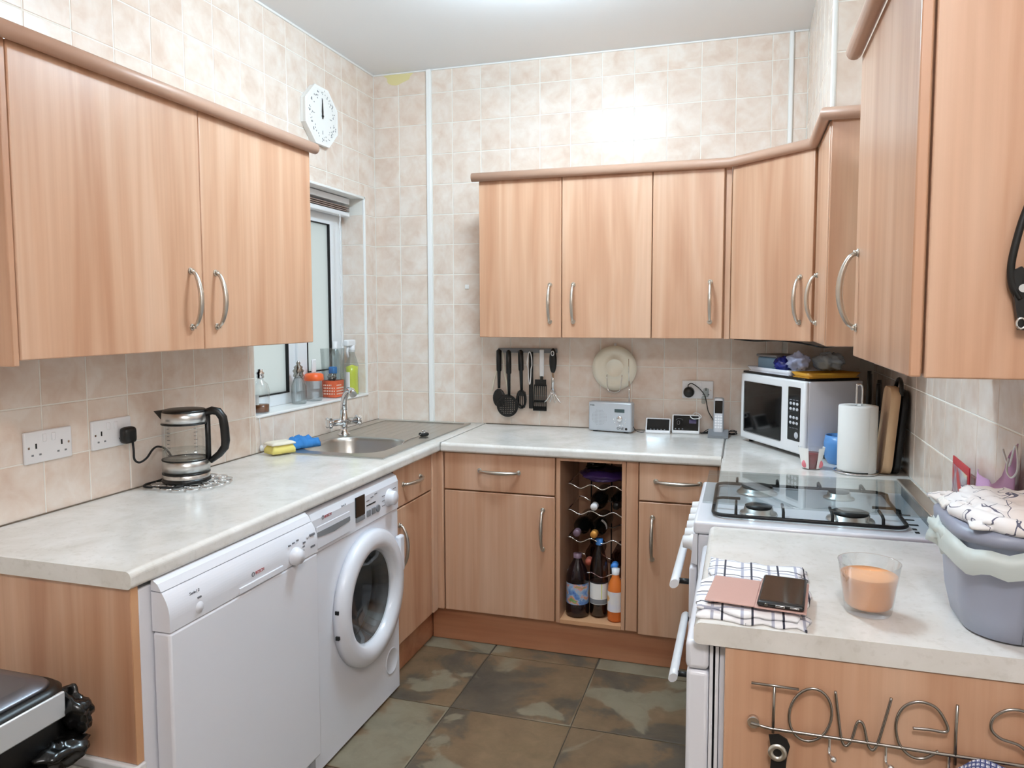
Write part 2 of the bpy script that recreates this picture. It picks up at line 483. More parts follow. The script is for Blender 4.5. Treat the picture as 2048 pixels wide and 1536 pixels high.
def lay(us, vs, place, hidden=(), holes=()):
    for i in range(len(us) - 1):
        for j in range(len(vs) - 1):
            rc = (us[i], us[i + 1], vs[j], vs[j + 1])
            if any(rc[0] >= h[0] and rc[1] <= h[1] and rc[2] >= h[2] and rc[3] <= h[3] for h in hidden): continue
            rs = [rc]
            for h in holes: rs = [q for r_ in rs for q in cut(r_, h)]
            for q in rs:
                if q[1] - q[0] > 0.012 and q[3] - q[2] > 0.012: place(q)
rows = [WT + T * k for k in range(12)] + [H]
# left wall
ys = sorted([0.0] + [-0.172 - 0.1528 * k for k in range(16)])
lay(ys, rows, lambda q: put_tile(TM_L, wl, (-TH / 2, (q[0] + q[1]) / 2, (q[2] + q[3]) / 2), (TH, q[1] - q[0] - G, q[3] - q[2] - G)),
    hidden=[(-2.29, -1.09, ZB + 0.01, ZT - 0.01)], holes=[(WIN[0] - 0.004, WIN[1] + 0.014, WIN[2] - 0.006, WIN[3] + 0.006)])
# back wall
xs = [0.0, 0.143, 0.296]
lay(xs, rows, lambda q: put_tile(TM_B, wb, ((q[0] + q[1]) / 2, TH / 2, (q[2] + q[3]) / 2), (q[1] - q[0] - G, TH, q[3] - q[2] - G)))
xs = [0.325] + [0.4365 + T * k for k in range(11)] + [2.026]
place_b = lambda q: put_tile(TM_B, wb, ((q[0] + q[1]) / 2, TH / 2, (q[2] + q[3]) / 2), (q[1] - q[0] - G, TH, q[3] - q[2] - G))
lay(xs, rows, place_b, hidden=[(0.70, 2.4, ZB + 0.01, ZT - 0.01)])
lay([2.046, 2.104], rows, place_b, hidden=[(0.70, 2.4, ZB - 0.6, ZT - 0.01)])
lay([2.046, 2.2, 2.35], rows[:4], place_b)
# right wall
ysr = sorted([-2.45 + 0.1528 * k for k in range(10)] + [-1.0])
lay(ysr, rows[:4], lambda q: put_tile(TM_R, wr, (W + TH / 2, (q[0] + q[1]) / 2, (q[2] + q[3]) / 2), (TH, q[1] - q[0] - G, q[3] - q[2] - G)))
lay([-1.0, -0.85, -0.7, -0.55, -0.4, -0.25, -0.1, 0.0], rows[:4], lambda q: put_tile(TM_R, wr, (W + TH / 2, (q[0] + q[1]) / 2, (q[2] + q[3]) / 2), (TH, q[1] - q[0] - G, q[3] - q[2] - G)))
# boxing: side and front
rb = [BZ + 0.02] + [z for z in rows if z > BZ + 0.05]
lay([BY + 0.012, -0.85, -0.7, -0.55, -0.4, -0.25, -0.1, 0.0], rb, lambda q: put_tile(TM_R, wu, (BX + TH / 2, (q[0] + q[1]) / 2, (q[2] + q[3]) / 2), (TH, q[1] - q[0] - G, q[3] - q[2] - G)))
lay([BX + 0.012, BX + 0.16, W], rb, lambda q: put_tile(TM_B, wu, ((q[0] + q[1]) / 2, BY + TH / 2, (q[2] + q[3]) / 2), (q[1] - q[0] - G, TH, q[3] - q[2] - G)))
# window reveal tiles (far side and underside are plain white, far cheek tiled)
lay([-0.128, -0.004], [z for z in rows if 1.0 < z < 2.1], lambda q: put_tile(TM_B, wl, ((q[0] + q[1]) / 2, WIN[1] + 0.0015, (q[2] + q[3]) / 2), (q[1] - q[0] - G, TH, q[3] - q[2] - G)))
# floor
fx = [0.842 - 0.457 * k for k in (2, 1, 0, -1, -2, -3, -4)]
fy = [-0.64 - 0.455 * k for k in range(8, -3, -1)]
for i in range(len(fx) - 1):
    for j in range(len(fy) - 1):
        if fx[i + 1] < 0.1 or fy[j] > 0: continue
        put_tile(TM_F, fl, ((fx[i] + fx[i + 1]) / 2, (fy[j] + fy[j + 1]) / 2, -0.002), (fx[i + 1] - fx[i] - 0.004, fy[j + 1] - fy[j] - 0.004, 0.004))
# trims
tr = struct('trim_1', box(0.297, 0.324, -0.012, 0.003, WT, H, bev=0.005), 'white_trim', 'white bead running up the back wall from the sink to the ceiling')
struct('trim_2', box(2.028, 2.044, -0.01, 0.003, ZT, H, bev=0.004), 'white_trim', 'white bead on the back wall beside the corner boxing')
struct('trim_3', B().box(BX - 0.002, BX + 0.012, BY - 0.002, BY + 0.012, BZ, H, bev=0.004), 'white_trim', 'white corner bead on the tiled boxing')
struct('trim_4', B().box(-0.008, 0.003, WIN[1] - 0.001, WIN[1] + 0.013, WIN[2], WIN[3] + 0.01, bev=0.003).box(-0.008, 0.003, WIN[0], WIN[1] + 0.013, WIN[3] - 0.002, WIN[3] + 0.01, bev=0.003), 'white_trim', 'white bead around the window opening')
struct('trim_5', B().box(-0.002, 0.006, YR, 0, H - 0.01, H, bev=0.003).box(0, BX, -0.006, 0.002, H - 0.008, H, bev=0.003), 'white_trim', 'white sealant line between tiles and ceiling')
st = B()
vs = [st._v((0.143 + 0.078 * math.cos(a) * (1 + 0.15 * math.sin(5 * a)), -0.0012, H - 0.014 + 0.042 * min(0.3, math.sin(a)) * (1 + 0.2 * math.sin(3 * a + 1)))) for a in [2 * math.pi * k / 28 for k in range(28)]]
st._f(vs); part('damp_stain', st, 'damp_stain', wb, 'yellow damp stain')

# window
wi = thing('window_1', 'white framed window with obscured panes above the sink', 'window', (-0.14, -0.5875, 1.05)); del wi['category']; wi['kind'] = 'structure'
X0, X1 = -0.19, -0.128; y0, y1, z0, z1 = WIN
b = B().box(X0, X1, y0, y0 + 0.06, z0, z1, bev=0.004).box(X0, X1, y1 - 0.06, y1, z0, z1, bev=0.004).box(X0, X1 - 0.0005, y0 + 0.058, y1 - 0.058, z0, z0 + 0.05).box(X0, X1 - 0.0005, y0 + 0.058, y1 - 0.058, z1 - 0.06, z1).box(X0, X1 - 0.001, -0.625, -0.565, z0 + 0.049, z1 - 0.059)
part('window_frame', b, 'upvc', wi)
def sash(ya, yb, za, zb, w):
    b = B(); xf = X1 + 0.012
    b.box(X0 + 0.01, xf, ya, ya + w, za, zb, bev=0.006).box(X0 + 0.01, xf, yb - w, yb, za, zb, bev=0.006).box(X0 + 0.0105, xf - 0.0005, ya + w - 0.006, yb - w + 0.006, za + 0.0005, za + w).box(X0 + 0.0105, xf - 0.0005, ya + w - 0.006, yb - w + 0.006, zb - w, zb - 0.0005)
    s_ = part('sash', b, 'upvc', wi)
    g = B(); a0, a1, c0, c1 = ya + w, yb - w, za + w, zb - w; e = 0.0045; xg = xf + 0.001
    g.box(xf - 0.02, xg, a0, a0 + e, c0, c1).box(xf - 0.02, xg, a1 - e, a1, c0, c1).box(xf - 0.02, xg, a0 + e, a1 - e, c0, c0 + e).box(xf - 0.02, xg, a0 + e, a1 - e, c1 - e, c1)
    part('gasket', g, 'black_rubber', s_)
    part('pane', box(xf - 0.016, xf - 0.012, a0, a1, c0, c1), 'frosted_pane', s_)
sash(-0.57, -0.180, z0 + 0.045, z1 - 0.055, 0.085)
g = B(); a0, a1, c0, c1 = y0 + 0.06, -0.625, z0 + 0.05, z1 - 0.06
g.box(X1 - 0.02, X1 + 0.002, a0, a0 + 0.005, c0, c1).box(X1 - 0.02, X1 + 0.002, a1 - 0.006, a1, c0, c1).box(X1 - 0.02, X1 + 0.002, a0 + 0.005, a1 - 0.006, c0, c0 + 0.005).box(X1 - 0.02, X1 + 0.002, a0 + 0.005, a1 - 0.006, c1 - 0.008, c1)
part('gasket', g, 'black_rubber', wi)
part('pane', box(X1 - 0.016, X1 - 0.012, a0, a1, c0, c1), 'frosted_pane', wi)
part('window_sill', box(-0.128, 0.006, y0, y1 + 0.012, z0 - 0.012, z0, bev=0.004), 'white_trim', wi)
part('lintel_lining', box(-0.128, -0.004, y0, y1, z1, z1 + 0.004), 'white_trim', wi)
part('reveal_lining', box(-0.128, -0.004, y0 - 0.004, y0, z0, z1), 'white_trim', wi)
bl = thing('window_blind', 'white venetian blind drawn up to the top of the window', 'blind', (-0.07, -0.59, 1.95))
part('headrail', box(-0.1, -0.06, y0 + 0.01, y1 - 0.035, 2.010, 2.040, bev=0.004), 'white_plastic', bl)
for k in range(3): part('slat', box(-0.098, -0.062, y0 + 0.012, y1 - 0.035, 1.974 + 0.009 * k, 1.979 + 0.009 * k, bev=0.001), 'slat_brown', bl)
part('bottom_rail', box(-0.098, -0.060, y0 + 0.012, y1 - 0.035, 1.948, 1.970, bev=0.004), 'white_plastic', bl)
pts = [(-0.058, -0.265 + 0.004 * math.sin(k * 0.9), 1.95 - 0.72 * k / 60) for k in range(61)]
part('bead_chain', B().tube(pts, [0.0022 if k % 2 else 0.0038 for k in range(61)], 6), 'white_plastic', bl)
pc = thing('pull_cord', 'thin blind cord with white acorn hanging by the sink', 'cord', (0.008, -1.035, 0.915))
part('cord', B().tube([(0.004, -1.035, 1.05), (0.008, -1.036, 1.0), (0.008, -1.035, 0.93)], 0.0012, 6), 'white_plastic', pc)
part('acorn', B().lathe([(0.0, 0.0), (0.006, 0.001), (0.009, 0.012), (0.005, 0.022), (0.0, 0.024)], (0.010, -1.035, 0.908), n=12), 'white_plastic', pc)

# lamps
def ceiling_lamp(label, x, y, m, r):
    t = thing('ceiling_light', label, 'lamp', (x, y, H))
    part('ceiling_rose', B().lathe([(0.0001, H - 0.001), (0.05, H - 0.001), (0.05, H - 0.012), (0.02, H - 0.018), (0.018, H - 0.05), (0.0001, H - 0.05)], (x, y, 0), n=32), 'white_plastic', t)
    part('diffuser', B().sphere((x, y, H - 0.105), (r, r, 0.060), 40, 20), m, t)
ceiling_lamp('round opal ceiling light over the middle of the kitchen', 1.15, -1.18, 'lamp_main', 0.16)
ceiling_lamp('added round fill light nearer the rear wall', 1.95, -3.80, 'fill_rear', 0.16)  # out of view, added to brighten surfaces facing the camera

# ------------------------------------------------------------------ fitted furniture
def handle(parent, p0, p1, out, m='nickel', bulge=0.030, r=0.0062):
    """bow handle between two feet on a surface whose outward normal is out"""
    p0, p1, out = Vector(p0), Vector(p1), Vector(out).normalized(); b = B()
    K = 18; pts = []; rad = []
    for k in range(K + 1):
        t = k / K; s = math.sin(math.pi * t)
        pts.append(p0.lerp(p1, t) + out * (0.006 + bulge * (s ** 0.55))); rad.append(r * (0.85 + 0.45 * s))
    b.tube(pts, rad, 10)
    for p in (p0, p1):
        b.cyl(p, p + out * 0.004, 0.0105, 0.0095, 16); b.cyl(p + out * 0.004, p + out * 0.012, 0.007, 0.006, 12)
    return part('handle', b, m, parent, 'brushed metal bow handle')
DT = 0.018
def door_x(t, x, ya, yb, za, zb, s=1, name='door'):      # panel whose face is at x, facing s along x
    return part(name, box(min(x, x - s * DT), max(x, x - s * DT), ya + 0.0015, yb - 0.0015, za + 0.0015, zb - 0.0015, bev=0.003), 'wood', t)
def door_y(t, y, xa, xb, za, zb, name='door'):
    return part(name, box(xa + 0.0015, xb - 0.0015, y, y + DT, za + 0.0015, zb - 0.0015, bev=0.003), 'wood', t)

# wall units, left
ul = 0.290
t = thing('wall_cabinet', 'double wall cabinet over the kettle worktop, beside the window', 'cabinet', (0.15, -1.69, ZB))
part('carcass', box(0.001, ul - DT - 0.002, -2.300, -1.084, ZB + 0.004, ZT), 'carcass', t)
part('end_panel', box(0.001, ul - 0.003, -2.318, -2.301, ZB - 0.012, ZT, bev=0.003), 'wood', t)
d = door_x(t, ul, -1.689, -1.083, ZB, ZT); handle(d, (ul, -1.632, 1.418), (ul, -1.632, 1.584), (1, 0, 0))
d = door_x(t, ul, -2.302, -1.689, ZB, ZT); handle(d, (ul, -1.742, 1.418), (ul, -1.742, 1.584), (1, 0, 0))
CP = [(0.030 * math.cos(a) * 0.62 + 0.012, 0.016 + 0.020 * math.sin(a)) for a in [2 * math.pi * k / 16 for k in range(16)]]
solo('cornice', B().sweep(CP, [(ul + 0.004, -2.60, ZT - 0.004), (ul + 0.004, -1.070, ZT - 0.004)]), 'cornice', 'brown rounded cornice along the top of the double cabinet by the clock', 'cornice', (ul, -1.7, ZT))
# wall units, back
ub = -0.319
t = thing('wall_cabinet', 'double wall cabinet on the back wall above the radio and utensils', 'cabinet', (1.08, -0.15, ZB))
part('carcass', box(0.688, 1.4745, ub + DT + 0.002, -0.001, ZB + 0.004, ZT), 'carcass', t)
d = door_y(t, ub, 0.6878, 1.078, ZB, ZT); handle(d, (1.024, ub, 1.422), (1.024, ub, 1.587), (0, -1, 0))
d = door_y(t, ub, 1.078, 1.4753, ZB, ZT); handle(d, (1.131, ub, 1.422), (1.131, ub, 1.587), (0, -1, 0))
t = thing('wall_cabinet', 'narrow single-door wall cabinet between the double and the corner cabinet', 'cabinet', (1.62, -0.15, ZB))
part('carcass', box(1.476, 1.785, ub + DT + 0.002, -0.001, ZB + 0.004, ZT), 'carcass', t)
d = door_y(t, ub, 1.4753, 1.7714, ZB, ZT); handle(d, (1.719, ub, 1.422), (1.719, ub, 1.590), (0, -1, 0))
part('filler_strip', box(1.776, 1.800, ub + 0.014, ub + 0.030, ZB, ZT, bev=0.002), 'wood', t)
# corner unit with diagonal door
t = thing('corner_wall_cabinet', 'corner wall cabinet with a diagonal door above the microwave', 'cabinet', (2.2, -0.2, ZB))
e = 0.006
part('carcass', B().prism([(1.801, -0.001), (1.801, -0.300), (2.118, -0.600), (W - 0.002, -0.600), (W - 0.002, -0.001)], 'z', ZB + 0.004, ZT), 'carcass', t)
pa, pb = Vector((1.803, -0.322)), Vector((2.098, -0.598)); dn = Vector((pb - pa).normalized()); nn = Vector((dn.y, -dn.x))
bb = B(); L = (pb - pa).length
bb.M = Matrix(((dn.x, nn.x, 0, pa.x), (dn.y, nn.y, 0, pa.y), (0, 0, 1, 0), (0, 0, 0, 1)))
bb.box(0.002, L - 0.002, -0.016, 0.002, ZB + 0.0015, ZT - 0.0015, bev=0.003)
d = part('door', bb, 'wood', t)
hp = pa + dn * (L - 0.055) + nn * 0.002
handle(d, (hp.x, hp.y, 1.422), (hp.x, hp.y, 1.592), (nn.x, nn.y, 0))
# right of the corner: 400 unit
xr = 2.105
t = thing('wall_cabinet', 'narrow wall cabinet under the tiled boxing, before the cooker', 'cabinet', (2.26, -0.8, ZB))
part('carcass', box(xr + DT + 0.002, W - 0.002, -0.985, -0.602, ZB + 0.004, BZ - 0.002), 'carcass', t)
part('end_panel', box(xr + 0.004, W - 0.002, -1.004, -0.987, ZB, BZ - 0.006, bev=0.003), 'wood', t)
d = door_x(t, xr, -0.985, -0.602, ZB, ZT, -1); handle(d, (xr, -0.700, 1.422), (xr, -0.700, 1.592), (-1, 0, 0))
# cornice running over back units, corner and right unit
solo('cornice', B().sweep(CP, [(0.662, ub - 0.004, ZT - 0.004), (1.798, ub - 0.004, ZT - 0.004), (2.101, -0.600, ZT - 0.004), (2.101, -1.010, ZT - 0.004), (2.401, -1.010, ZT - 0.004)]), 'cornice', 'brown rounded cornice along the back wall cabinets and round the corner', 'cornice', (1.8, -0.3, ZT))
# near right unit
xn = 2.112
t = thing('wall_cabinet', 'tall-looking wall cabinet above the towel-rack worktop, black shears hung on its end', 'cabinet', (2.26, -1.94, ZB))
part('carcass', box(xn + DT + 0.002, W - 0.002, -2.240, -1.612, ZB + 0.006, ZT), 'carcass', t)
part('end_panel', box(xn + 0.022, W - 0.002, -2.262, -2.242, ZB, ZT + 0.02, bev=0.003), 'wood', t)
d = door_x(t, xn, -2.262, -1.610, ZB, ZT, -1); handle(d, (xn, -1.655, 1.420), (xn, -1.655, 1.596), (-1, 0, 0), bulge=0.034)
solo('cornice', B().sweep(CP, [(xn - 0.004, -1.60, ZT - 0.004), (xn - 0.004, -2.30, ZT - 0.004)]), 'cornice', 'short brown cornice on the cabinet above the towel rack', 'cornice', (xn, -1.9, ZT))

# base units, back run
yf = -0.580
t = thing('base_cabinet', 'base cabinet with one drawer and one door, between sink corner and bottle rack', 'cabinet', (0.86, -0.3, 0))
part('carcass', box(0.600, 1.117, yf + DT + 0.002, -0.002, 0.15, 0.860), 'carcass', t)
d = door_y(t, yf, 0.614, 1.114, 0.693, 0.858, 'drawer'); handle(d, (0.779, yf, 0.783), (0.955, yf, 0.783), (0, -1, 0))
d = door_y(t, yf, 0.614, 1.114, 0.150, 0.690); handle(d, (1.061, yf, 0.462), (1.061, yf, 0.630), (0, -1, 0))
part('corner_post', box(0.566, 0.610, yf - 0.004, yf + 0.03, 0.150, 0.860, bev=0.006), 'wood', t)
t = thing('base_cabinet', 'narrow base cabinet with drawer and door between bottle rack and cooker', 'cabinet', (1.62, -0.3, 0))
part('carcass', box(1.413, 1.800, yf + DT + 0.002, -0.002, 0.15, 0.860), 'carcass', t)
part('filler_strip', box(1.412, 1.461, yf + 0.001, yf + DT, 0.150, 0.860, bev=0.003), 'wood', t)
d = door_y(t, yf, 1.463, 1.772, 0.700, 0.858, 'drawer'); handle(d, (1.531, yf, 0.783), (1.703, yf, 0.783), (0, -1, 0))
d = door_y(t, yf, 1.463, 1.772, 0.140, 0.697); handle(d, (1.519, yf, 0.462), (1.519, yf, 0.634), (0, -1, 0))
part('corner_post', box(1.774, 1.800, yf + 0.001, yf + DT, 0.150, 0.860, bev=0.003), 'wood', t)
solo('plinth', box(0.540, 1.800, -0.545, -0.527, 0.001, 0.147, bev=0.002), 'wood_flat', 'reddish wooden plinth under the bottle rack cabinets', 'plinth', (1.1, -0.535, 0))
# bottle rack
t = thing('bottle_rack_cabinet', 'open cabinet holding a wire bottle rack below the radio', 'cabinet', (1.265, -0.3, 0))
part('side_panel', box(1.1185, 1.136, yf, -0.02, 0.150, 0.860, bev=0.002), 'wood', t)
part('side_panel', box(1.394, 1.4105, yf, -0.02, 0.150, 0.860, bev=0.002), 'wood', t)
part('top_rail', box(1.136, 1.394, yf, -0.02, 0.846, 0.860), 'wood', t)
part('bottom_shelf', box(1.136, 1.394, yf, -0.02, 0.150, 0.166), 'wood_edge', t)
part('back_panel', box(1.136, 1.394, -0.20, -0.19, 0.166, 0.846), 'wood', t)
rk = B()
for x in (1.195, 1.290, 1.380): rk.tube([(x, -0.205, 0.17), (x, -0.205, 0.83)], 0.003, 6)
rk.tube([(1.18, -0.205, 0.83), (1.39, -0.205, 0.83)], 0.003, 6)
part('wire_frame', rk, 'iron', t)
WV = [0.725, 0.612, 0.492, 0.345]
def wave_z(x, z): return z + 0.009 * math.cos(2 * math.pi * (x - 1.165) / 0.094 + math.pi * 0.15)
for z in WV:
    b = B()
    for y in (-0.50, -0.25): b.tube([(1.150 + 0.242 * k / 44, y, wave_z(1.150 + 0.242 * k / 44, z)) for k in range(45)], 0.0032, 8)
    for x in (1.150, 1.392): b.tube([(x, -0.50, wave_z(x, z)), (x, -0.25, wave_z(x, z))], 0.003, 6)
    part('wave_shelf', b, 'chrome', t)

# base unit under the sink, left run
xf = 0.580
t = thing('base_cabinet', 'sink base cabinet in the corner beside the washing machine', 'cabinet', (0.3, -0.8, 0))
part('carcass', box(0.002, xf - DT - 0.002, -1.008, -0.60, 0.15, 0.700), 'carcass', t)
d = door_x(t, xf, -1.008, -0.645, 0.700, 0.858, name='drawer'); handle(d, (xf, -0.925, 0.785), (xf, -0.762, 0.785), (1, 0, 0))
d = door_x(t, xf, -1.008, -0.645, 0.150, 0.697); handle(d, (xf, -0.962, 0.462), (xf, -0.962, 0.630), (1, 0, 0))
part('corner_post', box(xf - 0.02, xf + 0.006, -0.642, -0.590, 0.150, 0.860, bev=0.006), 'wood', t)
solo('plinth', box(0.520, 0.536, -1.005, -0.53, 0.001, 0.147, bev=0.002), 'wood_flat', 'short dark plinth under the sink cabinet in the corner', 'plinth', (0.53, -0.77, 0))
t = thing('end_panel', 'wooden end panel beside the dishwasher, behind the bin', 'panel', (0.3, -2.31, 0))
part('board', box(0.186, 0.592, -2.322, -2.302, 0.46, 0.860, bev=0.002), 'wood', t)
part('board_edge', box(0.5922, 0.594, -2.322, -2.302, 0.46, 0.860), 'wood_edge', t)
part('lower_rail', box(0.186, 0.600, -2.332, -2.300, 0.435, 0.459, bev=0.004), 'white_plastic', t, 'white painted rail')
struct('wall_stub', box(0.0, 0.184, -2.345, -2.300, 0, 0.860), 'plaster', 'plain end of wall beside the end panel')
t = solo('storage_tin', B().box(0.40, 0.585, -2.335, -2.305, 0.001, 0.434, bev=0.01), 'white_plastic', 'white and dark-red patterned tin standing under the white rail', 'tin', (0.5, -2.32, 0))
m = mat('tin_pattern', (240, 236, 232), 0.4); n = N(m); v = n.coords((1, 1, 1))
ck = n.n('ShaderNodeTexVoronoi'); ck.inputs['Scale'].default_value = 34; n.l(v, ck.inputs['Vector'])
n.color(n.ramp(ck.outputs['Distance'], [(0.0, S(120, 26, 36)), (0.36, S(120, 26, 36)), (0.42, S(240, 236, 232)), (1, S(240, 236, 232))]))
t.data.materials.clear(); t.data.materials.append(m)

# worktops (rounded front edge profile: out, up)
def edge_prof(depth, th=0.040):
    p = [(0, -th), (depth - 0.010, -th)]
    p += [(depth - 0.010 + 0.010 * math.sin(a), -th + 0.010 - 0.010 * math.cos(a)) for a in [R(15 * k) for k in range(1, 7)]]
    p += [(depth - 0.014 + 0.014 * math.cos(a), -0.014 + 0.014 * math.sin(a)) for a in [R(15 * k) for k in range(0, 7)]]
    return p + [(0, 0)]
t = thing('worktop', 'long cream worktop along the left wall with the sink set in', 'worktop', (0.3, -1.2, 0.86))
b = B(); y_end = -2.330
SX0, SX1, SY0, SY1 = 0.06, 0.50, -0.985, -0.075     # cut-out
front = [(x + SX1, z + WT) for x, z in edge_prof(0.603 - SX1)]
b.prism(front, 'y', y_end, -0.001)
for ya, yb, xa, xb in ((y_end, SY0, 0.001, SX1), (SY1, -0.001, 0.001, SX1), (SY0, SY1, 0.001, SX0)):
    b.box(xa, xb, ya, yb, WT - 0.04, WT)
part('slab', b, 'worktop', t)
part('seal', B().tube([(0.003, -2.33, WT + 0.001), (0.003, -1.3, WT + 0.001), (0.003, -0.001, WT + 0.001)], 0.0022, 6), 'sealant', t)
t = thing('worktop', 'cream worktop along the back wall under the radio', 'worktop', (1.2, -0.3, 0.86))
b = B(); b.prism([(-x, z + WT) for x, z in edge_prof(0.600)], 'x', 0.606, 1.783); part('slab', b, 'worktop', t)
part('joint_strip', box(0.6035, 0.6075, -0.600, -0.002, WT - 0.02, WT + 0.0012), 'joint_strip', t)
part('seal', B().tube([(0.61, -0.002, WT + 0.001), (1.78, -0.002, WT + 0.001)], 0.0022, 6), 'sealant', t)
t = thing('worktop', 'corner worktop carrying the microwave and kitchen roll', 'worktop', (2.1, -0.6, 0.86))
b = B(); b.prism([(W - 0.001 - x, z + WT) for x, z in edge_prof(W - 1.786)], 'y', -1.092, -0.001); part('slab', b, 'worktop', t)
part('joint_strip', box(1.7835, 1.7875, -0.600, -0.002, WT - 0.02, WT + 0.0014), 'joint_strip', t)
t = thing('worktop', 'short cream worktop carrying the grey tub and juice tumbler', 'worktop', (2.1, -1.9, 0.86))
b = B(); b.prism([(W - 0.001 - x, z + WT) for x, z in edge_prof(W - 1.782)], 'y', -2.247, -1.606); part('slab', b, 'worktop', t)

# sink
t = thing('sink', 'stainless steel sink with drainer set in the left worktop', 'sink', (0.28, -0.55, WT))
RX0, RX1, RY0, RY1 = 0.018, 0.541, -1.018, -0.045
BW = (0.105, 0.478, -0.965, -0.585)     # bowl opening
zr = WT + 0.006
def rrect(x0, x1, y0, y1, r, n=8):
    out = []
    for cx, cy, a0 in ((x1 - r, y1 - r, 0), (x0 + r, y1 - r, 90), (x0 + r, y0 + r, 180), (x1 - r, y0 + r, 270)):
        out += [(cx + r * math.cos(R(a0 + 90 * k / n)), cy + r * math.sin(R(a0 + 90 * k / n))) for k in range(n + 1)]
    return out
b = B()
levels = [(0.0, zr, 0.11), (0.006, zr - 0.004, 0.105), (0.010, zr - 0.02, 0.10), (0.022, zr - 0.145, 0.09), (0.045, zr - 0.162, 0.07), (0.15, zr - 0.168, 0.03)]
rings = [[b._v((x, y, z)) for x, y in rrect(BW[0] + i, BW[1] - i, BW[2] + i, BW[3] - i, r)] for i, z, r in levels]
for a, c in zip(rings, rings[1:]):
    for k in range(len(a)): b._f([a[k], a[(k + 1) % len(a)], c[(k + 1) % len(a)], c[k]], True)
b._f(rings[-1])
# rim plate around the bowl: quads from bowl ring to the surrounding rectangle (left part), then the drainer
yd = -0.560
outer = []
cx, cy = (BW[0] + BW[1]) / 2, (BW[2] + BW[3]) / 2
for x, y in rrect(*BW, 0.11):
    dx, dy = x - cx, y - cy
    s_ = min((RX1 - cx) / dx if dx > 1e-6 else 1e9, (RX0 - cx) / dx if dx < -1e-6 else 1e9, (yd - cy) / dy if dy > 1e-6 else 1e9, (RY0 - cy) / dy if dy < -1e-6 else 1e9)
    outer.append([cx + dx * s_, cy + dy * s_])
for corner in ((RX0, RY0), (RX1, RY0), (RX0, yd), (RX1, yd)):
    k = min(range(len(outer)), key=lambda i: (outer[i][0] - corner[0]) ** 2 + (outer[i][1] - corner[1]) ** 2); outer[k] = list(corner)
ov = [b._v((x, y, zr)) for x, y in outer]
for k in range(len(ov)): b._f([rings[0][k], ov[k], ov[(k + 1) % len(ov)], rings[0][(k + 1) % len(ov)]])
b.box(RX0 - 0.001, RX1 + 0.001, RY0 - 0.001, RY0 + 0.002, WT + 0.0005, zr - 0.0004).box(RX0 - 0.001, RX0 + 0.002, RY0 + 0.002, RY1, WT + 0.0005, zr - 0.0004).box(RX1 - 0.002, RX1 + 0.001, RY0 + 0.002, RY1, WT + 0.0005, zr - 0.0004)
part('bowl', b, 'steel', t)
b = B().box(RX0 + 0.001, RX1 - 0.001, yd, RY1 - 0.001, WT - 0.004, zr - 0.004).box(RX0 + 0.055, RX1 - 0.022, RY1 - 0.022, RY1, zr - 0.0042, zr).box(RX0, RX0 + 0.055, yd, RY1, zr - 0.0042, zr).box(RX1 - 0.022, RX1, yd, RY1, zr - 0.0042, zr)
part('drainer', b, 'steel', t)
for k in range(9):
    x = 0.115 + 0.044 * k
    part('drainer_ridge', B().tube([(x, yd + 0.035, zr - 0.009), (x, yd + 0.05, zr - 0.0066), (x, RY1 - 0.05, zr - 0.0066), (x, RY1 - 0.035, zr - 0.009)], 0.004, 8), 'steel', t)
bo = B(); bo.M = Matrix.Translation((0.466, -0.735, zr - 0.035)) @ Euler((0, R(-90), 0)).to_matrix().to_4x4()
part('overflow', bo.lathe([(0.001, 0), (0.014, 0.001), (0.018, 0.004), (0.021, 0.0)], (0, 0, 0), n=20), 'chrome', t)
part('waste', B().lathe([(0.001, zr - 0.166), (0.035, zr - 0.165), (0.038, zr - 0.167)], (0.29, -0.775, 0), n=24), 'chrome', t)
pg = thing('sink_plug', 'black sink plug on its chain lying on the drainer', 'plug', (0.475, -0.475, zr))
part('stopper', B().lathe([(0, 0.0), (0.02, 0.0), (0.024, 0.006), (0.022, 0.012), (0.012, 0.014), (0.0, 0.014)], (0.474, -0.478, zr), n=20), 'black_rubber', pg)
part('ring', B().tube([(0.474 + 0.012 * math.cos(a), -0.478 + 0.012 * math.sin(a), zr + 0.017 + 0.004 * math.sin(a)) for a in [2 * math.pi * k / 16 for k in range(16)]], 0.002, 6, closed=True), 'chrome', pg)
part('chain', B().tube([(0.474, -0.495, zr + 0.012), (0.47, -0.54, zr + 0.003), (0.462, -0.60, zr + 0.003), (0.462, -0.66, zr + 0.001), (0.456, -0.71, zr - 0.028)], [0.0016, 0.0022, 0.0016, 0.0022, 0.0016], 6), 'chrome', pg)
